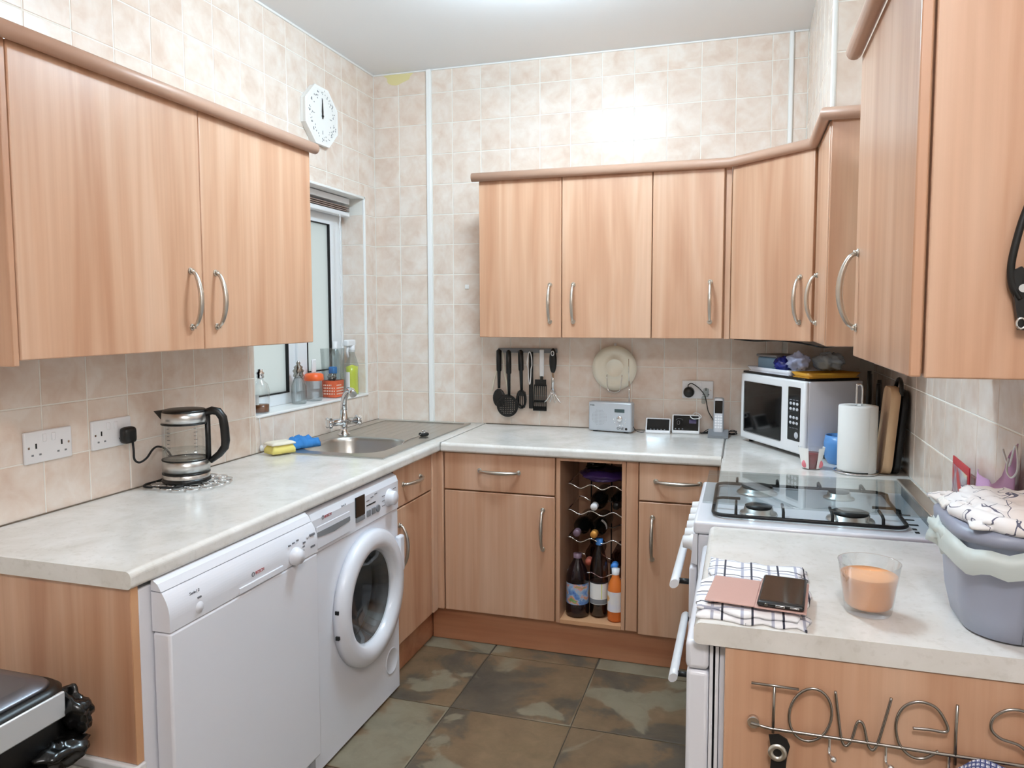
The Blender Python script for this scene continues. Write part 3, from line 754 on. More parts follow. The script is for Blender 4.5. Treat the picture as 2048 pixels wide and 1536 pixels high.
# tap
tx, ty = 0.117, -0.566
t = thing('mixer_tap', 'chrome mixer tap with two crossheads behind the sink bowl', 'tap', (tx, ty, zr))
part('base', B().lathe([(0.0, 0), (0.026, 0), (0.028, 0.004), (0.024, 0.010), (0.017, 0.016), (0.016, 0.045), (0.022, 0.055), (0.024, 0.075), (0.019, 0.085), (0.015, 0.12), (0.0, 0.125)], (tx, ty, zr), n=24), 'chrome', t)
part('body', B().tube([(tx - 0.03, ty - 0.052, zr + 0.062), (tx + 0.03, ty + 0.052, zr + 0.062)], 0.0165, 16), 'chrome', t)
for s_ in (-1, 1):
    c = Vector((tx + 0.035 * s_, ty + 0.060 * s_, zr + 0.062)); dr = Vector((0.5 * s_, 0.866 * s_, 0))
    b = B().cyl(c - dr * 0.008, c + dr * 0.014, 0.020, 0.018, 18)
    for k in range(4):
        a = math.pi / 4 + k * math.pi / 2; u = Vector((-dr.y, dr.x, 0)) * math.cos(a) + Vector((0, 0, 1)) * math.sin(a)
        b.tube([c + dr * 0.006 + u * 0.012, c + dr * 0.006 + u * 0.026], [0.007, 0.0085], 8)
    part('crosshead', b, 'chrome', t)
sd = Vector((0.72, -0.69, 0))
sp = [Vector((tx, ty, zr + 0.115)), Vector((tx, ty, zr + 0.14)) + sd * 0.002, Vector((tx, ty, zr + 0.168)) + sd * 0.012, Vector((tx, ty, zr + 0.198)) + sd * 0.045, Vector((tx, ty, zr + 0.214)) + sd * 0.085, Vector((tx, ty, zr + 0.214)) + sd * 0.125, Vector((tx, ty, zr + 0.200)) + sd * 0.150]
part('spout', B().tube(sp, [0.0155, 0.015, 0.0145, 0.014, 0.014, 0.015, 0.0165], 14), 'chrome', t)

# ------------------------------------------------------------------ washing machine
t = thing('washing_machine', 'white front-loading washing machine between dishwasher and sink cabinet', 'washing machine', (0.3, -1.32, 0))
wy0, wy1, wx = -1.622, -1.020, 0.600
dcy, dcz, RH = -1.268, 0.460, 0.172
part('body', B().box(0.03, 0.06, wy0, wy1, 0.012, 0.850).box(0.06, wx - 0.02, wy0, wy0 + 0.012, 0.012, 0.850).box(0.06, wx - 0.02, wy1 - 0.012, wy1, 0.012, 0.850).box(0.06, wx - 0.02, wy0 + 0.012, wy1 - 0.012, 0.838, 0.850).box(0.06, wx - 0.02, wy0 + 0.012, wy1 - 0.012, 0.012, 0.03), 'appliance_white', t)
b = B(); zt_ = 0.715; Nn = 72
angs = sorted([2 * math.pi * k / Nn for k in range(Nn)] + [math.atan2(z - dcz, y - dcy) % (2 * math.pi) for y in (wy0, wy1) for z in (0.012, zt_)])
inn, inn2, out_ = [], [], []
for a in angs:
    ca, sa = math.cos(a), math.sin(a)
    s_ = min((wy1 - dcy) / ca if ca > 1e-6 else 1e9, (wy0 - dcy) / ca if ca < -1e-6 else 1e9, (zt_ - dcz) / sa if sa > 1e-6 else 1e9, (0.012 - dcz) / sa if sa < -1e-6 else 1e9)
    inn.append(b._v((wx, dcy + RH * ca, dcz + RH * sa))); inn2.append(b._v((wx - 0.02, dcy + RH * ca, dcz + RH * sa))); out_.append(b._v((wx, dcy + s_ * ca, dcz + s_ * sa)))
back = [b._v((wx - 0.02, v.co.y, v.co.z)) for v in out_]
for k in range(len(angs)):
    j = (k + 1) % len(angs)
    b._f([inn[k], out_[k], out_[j], inn[j]]); b._f([inn[k], inn[j], inn2[j], inn2[k]]); b._f([out_[k], back[k], back[j], out_[j]])
part('front_panel', b, 'appliance_white', t)
fa = part('control_panel', B().prism([(wx - 0.02, 0.718), (wx + 0.004, 0.718), (wx + 0.004, 0.822), (wx - 0.004, 0.842), (wx - 0.02, 0.850)], 'y', wy0, wy1), 'appliance_white', t)
xc = wx + 0.0045
part('detergent_drawer', B().box(xc - 0.002, xc + 0.004, -1.600, -1.395, 0.728, 0.800, bev=0.003), 'appliance_white', fa)
part('drawer_grip', B().prism([(-1.598, 0.782), (-1.398, 0.782), (-1.398, 0.768), (-1.44, 0.764), (-1.50, 0.760), (-1.56, 0.764), (-1.598, 0.768)], 'x', xc + 0.0042, xc + 0.0062), 'mid_grey', fa)
part('display', box(xc - 0.001, xc + 0.003, -1.352, -1.288, 0.762, 0.832, bev=0.001), 'black_gloss', fa)
part('display_strip', box(xc - 0.001, xc + 0.0036, -1.350, -1.290, 0.745, 0.760), 'mid_grey', fa)
for k in range(2): part('button', box(xc - 0.001, xc + 0.004, -1.272 + 0.036 * k, -1.246 + 0.036 * k, 0.745, 0.768, bev=0.002), 'mid_grey', fa)
part('button', B().cyl((xc, -1.190, 0.757), (xc + 0.005, -1.190, 0.757), 0.013, n=20), 'mid_grey', fa)
for k in range(3): part('marking', box(xc - 0.001, xc + 0.0008, -1.272 + 0.03 * k, -1.252 + 0.03 * k, 0.800 + 0.006 * k, 0.803 + 0.006 * k), 'grey_print', fa)
part('marking', box(xc - 0.001, xc + 0.0008, -1.272, -1.205, 0.783, 0.787), 'black_print', fa)
part('programme_knob', B().lathe([(0.033, 0), (0.033, 0.004), (0.027, 0.006), (0.025, 0.026), (0.022, 0.029), (0.0001, 0.030)], (xc, -1.098, 0.775), 'x', 28), 'appliance_white', fa)
for k in range(7):
    s_ = -1 if k % 2 else 1
    part('marking', box(xc - 0.001, xc + 0.0008, -1.098 + s_ * 0.046 - 0.010, -1.098 + s_ * 0.046 + 0.012, 0.745 + 0.009 * k, 0.7475 + 0.009 * k), 'grey_print', fa)
text('brand_lettering', 'BOSCH', 0.0125, 'red_print', fa, (xc + 0.0004, -1.548, 0.815), 'x', 0.0004)
part('brand_ring', B().tube([(xc + 0.0006, -1.558 + 0.0058 * math.cos(a), 0.8195 + 0.0058 * math.sin(a)) for a in [2 * math.pi * k / 20 for k in range(20)]], 0.0011, 6, closed=True), 'grey_print', fa)
text('series_lettering', 'Serie | 4', 0.009, 'grey_print', fa, (xc + 0.0004, -1.445, 0.824), 'x', 0.0003)
dr = part('door', B().lathe([(RH - 0.012, -0.01), (RH - 0.010, 0.018), (RH + 0.004, 0.034), (RH + 0.022, 0.038), (RH + 0.052, 0.034), (RH + 0.064, 0.022), (RH + 0.066, 0.0), (RH + 0.03, -0.002)], (wx + 0.002, dcy, dcz), 'x', 72), 'appliance_white', t)
part('door_glass', B().lathe([(RH - 0.010, 0.010), (RH - 0.025, -0.005), (RH - 0.05, -0.045), (0.09, -0.075), (0.0001, -0.085)], (wx, dcy, dcz), 'x', 56), 'hob_glass', dr)
part('door_seal', B().lathe([(RH - 0.012, 0.004), (RH - 0.022, -0.01), (RH - 0.03, -0.04), (RH - 0.004, -0.07), (RH, -0.03)], (wx, dcy, dcz), 'x', 56), 'dark_grey', dr)
part('drum', B().lathe([(RH, -0.06), (RH + 0.03, -0.09), (RH + 0.03, -0.36), (0.0001, -0.38)], (wx, dcy, dcz), 'x', 56), 'drum_steel', t)
for z in (dcz - 0.055, dcz + 0.03): part('hinge_slot', box(wx + 0.010, wx + 0.0225, dcy - RH - 0.0665, dcy - RH - 0.058, z - 0.006, z + 0.006), 'black_rubber', dr)
part('door_grip', B().box(wx + 0.012, wx + 0.036, dcy + RH + 0.024, dcy + RH + 0.066, dcz + 0.02, dcz + 0.16, bev=0.008), 'appliance_white', dr)
part('filter_flap', B().lathe([(0.0001, 0.0015), (0.046, 0.0015), (0.048, 0.003), (0.050, 0.0)], (wx, -1.085, 0.140), 'x', 32), 'appliance_white', t)

# ------------------------------------------------------------------ dishwasher
t = thing('dishwasher', 'white freestanding dishwasher next to the wooden end panel', 'dishwasher', (0.3, -1.96, 0))
dy0, dy1, dx = -2.262, -1.650, 0.640
part('body', B().box(0.03, 0.588, dy0 - 0.034, dy1 + 0.01, 0.012, 0.848, bev=0.004), 'appliance_white', t)
dr = part('door', box(0.592, dx, dy0, dy1, 0.105, 0.738, bev=0.006), 'appliance_white', t)
cp = part('control_panel', B().prism([(0.592, 0.741), (dx, 0.741), (dx + 0.001, 0.77)] + [(dx + 0.001 - 0.020 * (k / 10) ** 2.2, 0.77 + 0.061 * k / 10) for k in range(1, 11)] + [(0.592, 0.832)], 'y', dy0, dy1), 'appliance_white', t)
part('top_rail', B().prism([(0.592, 0.835), (dx - 0.020, 0.833), (dx - 0.030, 0.850), (dx - 0.042, 0.858), (0.592, 0.859)], 'y', dy0, dy1), 'appliance_white', t)
xq = dx + 0.001
part('start_button', B().lathe([(0.0001, 0.004), (0.011, 0.003), (0.014, 0.0)], (xq, -2.165, 0.765), 'x', 20), 'appliance_white', cp)
part('marking', box(xq - 0.002, xq + 0.0006, -2.170, -2.158, 0.787, 0.791), 'grey_print', cp)
text('series_lettering', 'Serie | 2', 0.010, 'grey_print', cp, (xq - 0.0045, -2.192, 0.802), 'x', 0.0006)
text('brand_lettering', 'BOSCH', 0.0115, 'red_print', cp, (xq, -1.952, 0.772), 'x', 0.0006)
part('brand_ring', B().tube([(xq + 0.0006, -1.962 + 0.0052 * math.cos(a), 0.776 + 0.0052 * math.sin(a)) for a in [2 * math.pi * k / 20 for k in range(20)]], 0.0011, 6, closed=True), 'grey_print', cp)
part('grip_recess', B().box(xq - 0.002, xq + 0.003, -2.020, -1.830, 0.7415, 0.758, bev=0.002), 'appliance_white', cp)
part('programme_knob', B().lathe([(0.026, 0), (0.026, 0.010), (0.022, 0.014), (0.020, 0.022), (0.0001, 0.024)], (xq, -1.772, 0.765), 'x', 24), 'appliance_white', cp)
for k in range(4): part('marking', box(xq - 0.002, xq + 0.0008, -1.738 + 0.004 * k, -1.727 + 0.004 * k, 0.755 + 0.011 * k, 0.759 + 0.011 * k), 'grey_print', cp)
for k in range(3): part('marking', box(xq - 0.002, xq + 0.0008, -1.800 + 0.02 * k, -1.790 + 0.02 * k, 0.800 + 0.002 * k, 0.804 + 0.002 * k), 'grey_print', cp)
for z in (0.800, 0.765):
    part('indicator', B().lathe([(0.0001, 0.003), (0.005, 0.002), (0.007, 0)], (xq - 0.003, -1.700, z), 'x', 14), 'appliance_white', cp)
    part('marking', box(xq - 0.004, xq + 0.0004, -1.688, -1.664, z - 0.002, z + 0.004), 'grey_print', cp)
part('kick_plate', box(0.560, 0.585, dy0, dy1, 0.012, 0.100, bev=0.003), 'appliance_white', t)

# ------------------------------------------------------------------ cooker
t = thing('gas_cooker', 'white freestanding gas cooker with glass lid and white bar handles', 'cooker', (2.05, -1.35, 0))
cy0, cy1, cxf = -1.598, -1.097, 1.752
part('body', box(cxf, 2.385, cy0 + 0.006, cy1 - 0.006, 0.02, 0.872, bev=0.004), 'appliance_white', t)
ho = part('hob', B().box(cxf - 0.012, 2.392, cy0, cy1, 0.874, 0.908, bev=0.008, seg=3), 'appliance_white', t)
cf = part('control_panel', B().prism([(cxf - 0.001, 0.79), (cxf - 0.018, 0.795), (cxf - 0.012, 0.873), (cxf - 0.001, 0.873)], 'y', cy0 + 0.004, cy1 - 0.004), 'appliance_white', t)
for k in range(6):
    y = cy0 + 0.055 + 0.078 * k
    part('knob', B().lathe([(0.022, 0.0), (0.022, -0.006), (0.018, -0.010), (0.016, -0.028), (0.0001, -0.030)], (cxf - 0.014, y, 0.835), 'x', 20), 'white_plastic', cf)
d1 = part('grill_door', box(cxf - 0.022, cxf - 0.002, cy0 + 0.004, cy1 - 0.004, 0.640, 0.782, bev=0.006), 'appliance_white', t)
d2 = part('oven_door', box(cxf - 0.022, cxf - 0.002, cy0 + 0.004, cy1 - 0.004, 0.150, 0.632, bev=0.006), 'appliance_white', t)
part('storage_drawer', box(cxf - 0.022, cxf - 0.002, cy0 + 0.004, cy1 - 0.004, 0.03, 0.142, bev=0.006), 'appliance_white', t)
for dd, z in ((d1, 0.725), (d2, 0.462)):
    b = B(); b.tube([(1.690, cy0 + 0.025 + (cy1 - cy0 - 0.05) * k / 10, z) for k in range(11)], 0.0145, 12, flat=0.75); h_ = part('bar_handle', b, 'white_plastic', dd)
    for y in (cy0 + 0.055, cy1 - 0.055): part('handle_mount', B().tube([(1.700, y, z), (cxf - 0.02, y, z)], 0.008, 10), 'black_plastic', dd)
# gas rings and pan supports
part('hob_well', B().box(1.785, 2.27, cy0 + 0.045, cy1 - 0.05, 0.9079, 0.9092), 'appliance_white', ho)
for x, y, r in ((1.905, -1.475, 0.038), (2.135, -1.475, 0.048), (1.905, -1.225, 0.048), (2.135, -1.225, 0.032)):
    br = part('burner', B().lathe([(0.0001, 0.9095), (r + 0.012, 0.9095), (r + 0.010, 0.914), (r, 0.916), (r, 0.926), (0.0001, 0.926)], (x, y, 0), n=28), 'brushed_steel', ho)
    part('burner_cap', B().lathe([(0.0001, 0.9265), (r - 0.004, 0.9265), (r - 0.002, 0.932), (0.0001, 0.934)], (x, y, 0), n=28), 'iron', br)
gz = 0.940
def grate(xa, xb, ya, yb, nm):
    b = B(); ring = [(x, y, 0.918) for x, y in rrect(xa, xb, ya, yb, 0.035, 5)]
    b.tube(ring, 0.005, 8, closed=True)
    for q in range(4):
        xs_ = xa + (xb - xa) * (q + 0.5) / 4
        for ys_, s_ in ((ya, 1), (yb, -1)):
            b.tube([(xs_, ys_, 0.918), (xs_, ys_ + s_ * 0.004, gz - 0.004), (xs_, ys_ + s_ * 0.02, gz), (xs_, ys_ + s_ * 0.075, gz)], 0.004, 6)
    for ys_ in (ya + (yb - ya) * 0.27, ya + (yb - ya) * 0.73):
        for xs_, s_ in ((xa, 1), (xb, -1)):
            b.tube([(xs_, ys_, 0.918), (xs_ + s_ * 0.004, ys_, gz - 0.004), (xs_ + s_ * 0.02, ys_, gz), (xs_ + s_ * 0.07, ys_, gz)], 0.004, 6)
    part('pan_support', b, 'iron', ho)
grate(1.787, 2.262, cy0 + 0.047, cy1 - 0.052, 0)
part('glass_lid', box(1.760, 2.305, -1.560, -1.135, 0.949, 0.954, bev=0.0015), 'hob_glass', t, 'smoked glass lid closed over the burners')
part('hinge_strip', box(2.306, 2.345, -1.560, -1.120, 0.947, 0.957, bev=0.003), 'steel', t)
part('lid_bracket', box(2.318, 2.340, -1.548, -1.130, 0.9085, 0.946), 'mid_grey', t)
for y in (-1.555, -1.525): part('vent_slot', box(2.275, 2.285, y, y + 0.014, 0.9082, 0.9092), 'black_rubber', ho)
for y in (-1.48, -1.43, -1.38): part('vent_slot', box(2.275, 2.297, y, y + 0.010, 0.9082, 0.9092), 'black_rubber', ho)

# fridge under the near worktop
t = thing('fridge', 'white undercounter fridge beside the cooker under the tub worktop', 'fridge', (2.1, -1.93, 0))
part('body', box(1.826, 2.39, -2.222, -1.625, 0.02, 0.852, bev=0.003), 'appliance_white', t)
part('door', box(1.768, 1.808, -2.228, -1.622, 0.05, 0.800, bev=0.008, seg=3), 'appliance_white', t)
part('top_trim', box(1.766, 1.808, -2.229, -1.621, 0.802, 0.856, bev=0.010, seg=3), 'appliance_white', t)
part('door_seal', B().box(1.809, 1.815, -2.226, -1.624, 0.05, 0.85).box(1.819, 1.825, -2.226, -1.624, 0.05, 0.85), 'appliance_white', t)
t = thing('end_panel', 'wooden end panel carrying the wire towels rack', 'panel', (2.1, -2.24, 0))
part('board', box(1.836, W - 0.002, -2.244, -2.226, 0.02, 0.858, bev=0.002), 'wood', t)

# ------------------------------------------------------------------ left worktop and wall
def socket(label, face, c, w=0.150, h=0.088):
    """double wall socket: face 'x' on the left wall, 'y' on the back wall; c = centre on the wall"""
    t = thing('wall_socket', label, 'socket', c); c = Vector(c)
    def bx(u0, u1, v0, v1, d0, d1, bev=0.0):
        if face == 'x': return box(c.x + d0, c.x + d1, c.y + u0, c.y + u1, c.z + v0, c.z + v1, bev=bev)
        return box(c.x + u0, c.x + u1, c.y - d1, c.y - d0, c.z + v0, c.z + v1, bev=bev)
    part('face_plate', bx(-w / 2, w / 2, -h / 2, h / 2, 0.001, 0.010, 0.003), 'white_plastic', t)
    for s_ in (-1, 1):
        u = s_ * w * 0.27
        part('switch', bx(s_ * 0.014 - 0.006, s_ * 0.014 + 0.006, 0.012, 0.034, 0.010, 0.0125, 0.002), 'white_plastic', t)
        part('earth_hole', bx(u - 0.0025, u + 0.0025, -0.004, 0.010, 0.0095, 0.0104), 'black_rubber', t)
        for q in (-1, 1): part('pin_hole', bx(u + q * 0.012 - 0.0035, u + q * 0.012 + 0.0035, -0.024, -0.019, 0.0095, 0.0104), 'mid_grey', t)
        part('screw', bx(s_ * w * 0.42 - 0.003, s_ * w * 0.42 + 0.003, -0.003, 0.003, 0.0095, 0.0106), 'chrome', t)
    return t
socket('white double wall socket with nothing plugged in', 'x', (0, -1.996, 1.093))
socket('white double wall socket holding the black kettle plug', 'x', (0, -1.776, 1.094))
socket('white double wall socket on the back wall above the phone', 'y', (1.657, 0, 1.103), 0.140, 0.084)

kx, ky, kz = 0.112, -1.580, 0.912
t = thing('trivet', 'chrome wire trivet of linked rings under the kettle', 'trivet', (kx, ky, WT))
b = B()
for rr, nn_ in ((0.062, 9), (0.103, 15)):
    for k in range(nn_):
        a = 2 * math.pi * k / nn_; cx_, cy_ = kx + 0.022 + rr * math.cos(a), ky + rr * math.sin(a)
        b.tube([(cx_ + 0.022 * math.cos(q), cy_ + 0.022 * math.sin(q), WT + 0.007) for q in [2 * math.pi * j / 14 for j in range(14)]], 0.0022, 6, closed=True)
part('wire_rings', b, 'chrome', t)
for k in range(3):
    a = R(90 + 120 * k); part('foot', B().cyl((kx + 0.022 + 0.07 * math.cos(a), ky + 0.07 * math.sin(a), WT + 0.0002), (kx + 0.022 + 0.07 * math.cos(a), ky + 0.07 * math.sin(a), WT + 0.005), 0.004, n=10), 'chrome', t)
t = thing('kettle', 'glass and steel electric kettle with black handle on the trivet', 'kettle', (kx, ky, kz)); kc = (kx, ky, kz); kr = 0.073
part('power_base', B().lathe([(0.0001, 0.0), (kr + 0.002, 0.0), (kr + 0.003, 0.004), (kr, 0.012), (0.0001, 0.014)], kc, n=48), 'black_plastic', t)
part('base_band', B().lathe([(kr - 0.001, 0.012), (kr, 0.026), (kr - 0.002, 0.027)], kc, n=48), 'brushed_steel', t)
part('lower_seal', B().lathe([(kr - 0.003, 0.026), (kr + 0.001, 0.026), (kr + 0.001, 0.031), (kr - 0.003, 0.031)], kc, n=48), 'black_plastic', t)
part('lower_band', B().lathe([(kr - 0.003, 0.031), (kr, 0.031), (kr, 0.070), (kr - 0.003, 0.071), (0.0001, 0.069)], kc, n=48), 'brushed_steel', t)
part('upper_seal', B().lathe([(kr - 0.002, 0.071), (kr + 0.0008, 0.071), (kr + 0.0008, 0.0745), (kr - 0.002, 0.0745)], kc, n=48), 'black_plastic', t)
gl = part('glass_jug', B().lathe([(kr - 0.001, 0.0745), (kr - 0.0015, 0.14), (kr - 0.003, 0.190)], kc, n=48), 'kettle_glass', t)
part('water', B().lathe([(0.0001, 0.073), (kr - 0.004, 0.073), (kr - 0.004, 0.103), (0.0001, 0.103)], kc, n=40), 'water', t)
part('collar', B().lathe([(kr - 0.003, 0.190), (kr - 0.001, 0.190), (kr - 0.003, 0.226), (kr - 0.008, 0.228)], kc, n=48), 'brushed_steel', t)
part('collar_seal', B().lathe([(kr - 0.004, 0.188), (kr + 0.0002, 0.188), (kr + 0.0002, 0.1915), (kr - 0.004, 0.1915)], kc, n=48), 'black_plastic', t)
part('lid', B().lathe([(kr - 0.005, 0.226), (kr - 0.004, 0.231), (kr - 0.012, 0.236), (0.03, 0.238), (0.0001, 0.238)], kc, n=48), 'black_plastic', t)
hd = Vector((0.93, 0.37, 0)).normalized(); K0 = Vector(kc)
sp_ = -hd
b = B(); q = Vector((-sp_.y, sp_.x, 0)); pts = [K0 + sp_ * (kr - 0.02) + q * 0.024 + Vector((0, 0, 0.235)), K0 + sp_ * (kr - 0.02) - q * 0.024 + Vector((0, 0, 0.235)), K0 + sp_ * (kr + 0.026) + Vector((0, 0, 0.230)), K0 + sp_ * (kr - 0.003) + Vector((0, 0, 0.194))]
V_ = [b._v(p) for p in pts]
for f in ((0, 1, 2), (0, 2, 3), (1, 3, 2), (0, 3, 1)): b._f([V_[i] for i in f])
part('spout', b, 'black_plastic', t)
hp = [(kr - 0.010, 0.222), (kr + 0.014, 0.230), (kr + 0.034, 0.226), (kr + 0.048, 0.206), (kr + 0.053, 0.17), (kr + 0.055, 0.13), (kr + 0.052, 0.108), (kr + 0.034, 0.085), (kr + 0.004, 0.062)]
part('handle', B().tube([K0 + hd * u + Vector((0, 0, z)) for u, z in hp], [0.012, 0.0135, 0.014, 0.0145, 0.0145, 0.0145, 0.0135, 0.0115, 0.009], 12), 'black_plastic', t)
part('handle_spine', B().tube([K0 + hd * (kr - 0.001) + Vector((0, 0, z)) for z in (0.065, 0.14, 0.224)], 0.009, 10, flat=0.8), 'black_plastic', t)
for da in (-0.62, 0.55):
    b = B(); a = math.atan2(-0.87, 0.55) + da; tq = Vector((-math.sin(a), math.cos(a), 0))
    for k in range(8):
        p = K0 + Vector((math.cos(a), math.sin(a), 0)) * (kr + 0.0002) + Vector((0, 0, 0.095 + 0.012 * k))
        b.tube([p - tq * 0.004, p + tq * (0.004 if k % 2 else 0.008)], 0.0008, 4)
    part('level_scale', b, 'dark_grey', gl)['kind'] = 'stuff'
cord = [(0.042, -1.730, 1.060), (0.046, -1.732, 1.035), (0.046, -1.730, 1.005), (0.048, -1.712, 0.992), (0.046, -1.680, 1.000), (0.034, -1.640, 1.020), (0.020, -1.600, 1.022), (0.014, -1.555, 1.002), (0.012, -1.52, 0.95), (0.014, -1.535, 0.918), (0.018, -1.60, 0.909), (0.02, -1.66, 0.909), (0.045, -1.69, 0.909), (0.09, -1.685, 0.909), (0.14, -1.678, 0.9095), (0.165, -1.655, 0.912)]
def smooth(pts, n=6):
    P = [Vector(p) for p in pts]; out = []
    for i in range(len(P) - 1):
        p0, p1, p2, p3 = P[max(i - 1, 0)], P[i], P[i + 1], P[min(i + 2, len(P) - 1)]
        for k in range(n):
            u = k / n; out.append(0.5 * ((2 * p1) + (p2 - p0) * u + (2 * p0 - 5 * p1 + 4 * p2 - p3) * u * u + (3 * p1 - p0 - 3 * p2 + p3) * u ** 3))
    return out + [P[-1]]
part('power_cord', B().tube(smooth(cord), 0.0034, 8), 'black_rubber', t)
part('plug', B().box(0.011, 0.046, -1.758, -1.708, 1.055, 1.108, bev=0.014, seg=3), 'black_plastic', t)
# sponges
solo('sponge', B().slab((0.095, -1.032, WT + 0.007), 0.068, 0.10, 0.034, R(-25), 3, n=10, amp=0.003), 'yellow_sponge', 'yellow sponge with pale scourer top beside the sink', 'sponge', (0.095, -1.03, WT + 0.007))
o_ = bpy.data.objects['sponge']
part('scourer', B().slab((0.095, -1.032, WT + 0.0405), 0.070, 0.102, 0.012, R(-25), 3, n=10, amp=0.002), 'white_scour', o_)
solo('cleaning_pad', B().slab((0.105, -0.900, WT + 0.009), 0.090, 0.125, 0.034, R(-32), 5, n=14, amp=0.020, edge=0.012), 'blue_sponge', 'blue cleaning pad lying on the edge of the sink', 'sponge', (0.10, -0.94, WT + 0.012))

# clock
cc = Vector((0.0, -0.552, 2.345))
t = thing('wall_clock', 'white octagonal wall clock with flowered rim showing twelve', 'clock', cc)
def octo(r, s=1.0): return [(cc.y + r * 1.06 * s * math.cos(R(22.5 + 45 * k)), cc.z + r * s * math.sin(R(22.5 + 45 * k))) for k in range(8)]
part('case', B().prism(octo(0.135), 'x', 0.001, 0.022).prism(octo(0.138), 'x', 0.022, 0.028), 'white_trim', t)
fc = part('dial', B().prism(octo(0.125), 'x', 0.028, 0.0286), 'paper_white', t)
b = B(); random.seed(4)
for k in range(90):
    a = random.uniform(0, 2 * math.pi); r_ = 0.100 + random.gauss(0, 0.008); y, z = cc.y + r_ * math.cos(a), cc.z + r_ * math.sin(a)
    b.sphere((0.0287, y, z), (0.0005, random.uniform(0.002, 0.0045), random.uniform(0.002, 0.0045)), 6, 4)
part('flower_print', b, 'mid_grey', fc)
b = B()
for k in (0, 3, 6, 9):
    a = R(90 - 30 * k); p = Vector((0.029, cc.y + 0.072 * math.cos(a), cc.z + 0.072 * math.sin(a))); u = Vector((0, math.cos(a), math.sin(a)))
    b.tube([p - u * 0.008, p + u * 0.008], 0.0015, 4)
part('hour_marks', b, 'mid_grey', fc)
part('hands', B().prism([(cc.y - 0.004, cc.z - 0.012), (cc.y + 0.004, cc.z - 0.012), (cc.y + 0.006, cc.z + 0.02), (cc.y + 0.001, cc.z + 0.075), (cc.y - 0.001, cc.z + 0.075), (cc.y - 0.006, cc.z + 0.02)], 'x', 0.0305, 0.032).cyl((0.029, cc.y, cc.z), (0.034, cc.y, cc.z), 0.006, n=12), 'black_plastic', t)

# ------------------------------------------------------------------ window sill
zs = WIN[2] + 0.0005
def lathe_part(t, name, prof, c, m, n=28, **k): return part(name, B().lathe(prof, c, n=n, **k), m, t)
c = (-0.045, -0.955, zs); t = thing('oil_bottle', 'clear glass bottle with a little brown oil on the window sill', 'bottle', c)
lathe_part(t, 'body', [(0.0001, 0.001), (0.034, 0.001), (0.036, 0.006), (0.036, 0.095), (0.030, 0.118), (0.014, 0.134), (0.012, 0.142)], c, 'glass')
lathe_part(t, 'oil', [(0.0001, 0.003), (0.033, 0.003), (0.033, 0.034), (0.0001, 0.034)], c, 'brown_oil')
lathe_part(t, 'paper_label', [(0.0364, 0.035), (0.0364, 0.075)], c, 'paper_white', a0=R(-130), a1=R(-65), n=12)
lathe_part(t, 'stopper', [(0.010, 0.140), (0.016, 0.146), (0.014, 0.156), (0.018, 0.164), (0.010, 0.172), (0.012, 0.178), (0.0001, 0.182)], c, 'chrome', n=18)
c = (-0.068, -0.640, zs); t = thing('glass_cruet', 'ribbed glass cruet with ornate silver top on the window sill', 'cruet', c)
b = B(); 
for k in range(20):
    a = 2 * math.pi * k / 20; b.tube([(c[0] + r_ * math.cos(a), c[1] + r_ * math.sin(a), c[2] + z) for r_, z in ((0.030, 0.003), (0.033, 0.03), (0.032, 0.08), (0.022, 0.108), (0.016, 0.120))], 0.003, 5)
part('ribs', b, 'glass', t)
lathe_part(t, 'body', [(0.0001, 0.001), (0.030, 0.001), (0.033, 0.03), (0.032, 0.08), (0.022, 0.108), (0.016, 0.122)], c, 'clear_plastic')
lathe_part(t, 'silver_top', [(0.016, 0.120), (0.024, 0.126), (0.020, 0.140), (0.026, 0.150), (0.018, 0.160), (0.020, 0.168), (0.008, 0.178), (0.010, 0.186), (0.002, 0.196), (0.0001, 0.200)], c, 'wire_metal', n=18)
c = (-0.068, -0.512, zs); t = thing('storage_jar', 'cloudy plastic jar with bright orange lid on the window sill', 'jar', c)
lathe_part(t, 'body', [(0.0001, 0.001), (0.035, 0.001), (0.037, 0.01), (0.038, 0.10)], c, 'clear_plastic')
lathe_part(t, 'lid', [(0.043, 0.096), (0.046, 0.100), (0.043, 0.124), (0.032, 0.130), (0.0001, 0.131)], c, 'orange_plastic')
part('white_tab', B().box(c[0] - 0.004, c[0] + 0.004, c[1] - 0.017, c[1] + 0.017, c[2] + 0.132, c[2] + 0.195, bev=0.004), 'white_plastic', t)
c = (-0.058, -0.358, zs); t = thing('clear_caddy', 'tall clear caddy with a patterned orange band holding brushes', 'container', c)
q = 0.042
lathe_part(t, 'walls', [(q - 0.004, 0.001), (q, 0.09), (q + 0.006, 0.240)], c, 'clear_plastic', n=4, a0=R(45), a1=R(405), sx=1.25, sy=1.25)
part('orange_band', B().lathe([(q - 0.003, 0.003), (q + 0.001, 0.085)], c, n=4, a0=R(45), a1=R(405), sx=1.26, sy=1.26), 'orange_band', t)
b = B(); random.seed(9)
for k in range(26):
    y_, z_ = c[1] - 0.028 + 0.0094 * (k % 7), c[2] + 0.02 + 0.014 * (k // 7) ; b.sphere((c[0] + q * 0.89, y_, z_), (0.0012, 0.0024, 0.004), 6, 4)
    x_ = c[0] - 0.028 + 0.0094 * (k % 7); b.sphere((x_, c[1] - q * 0.89, z_), (0.0024, 0.0012, 0.004), 6, 4)
part('dots', b, 'cream', t)
part('brush', B().tube([(c[0], c[1] - 0.01, c[2] + 0.02), (c[0] - 0.005, c[1] + 0.01, c[2] + 0.15)], [0.012, 0.006], 8).box(c[0] - 0.02, c[0] + 0.012, c[1] - 0.01, c[1] + 0.025, c[2] + 0.115, c[2] + 0.150, bev=0.006), 'blue_sponge', t)
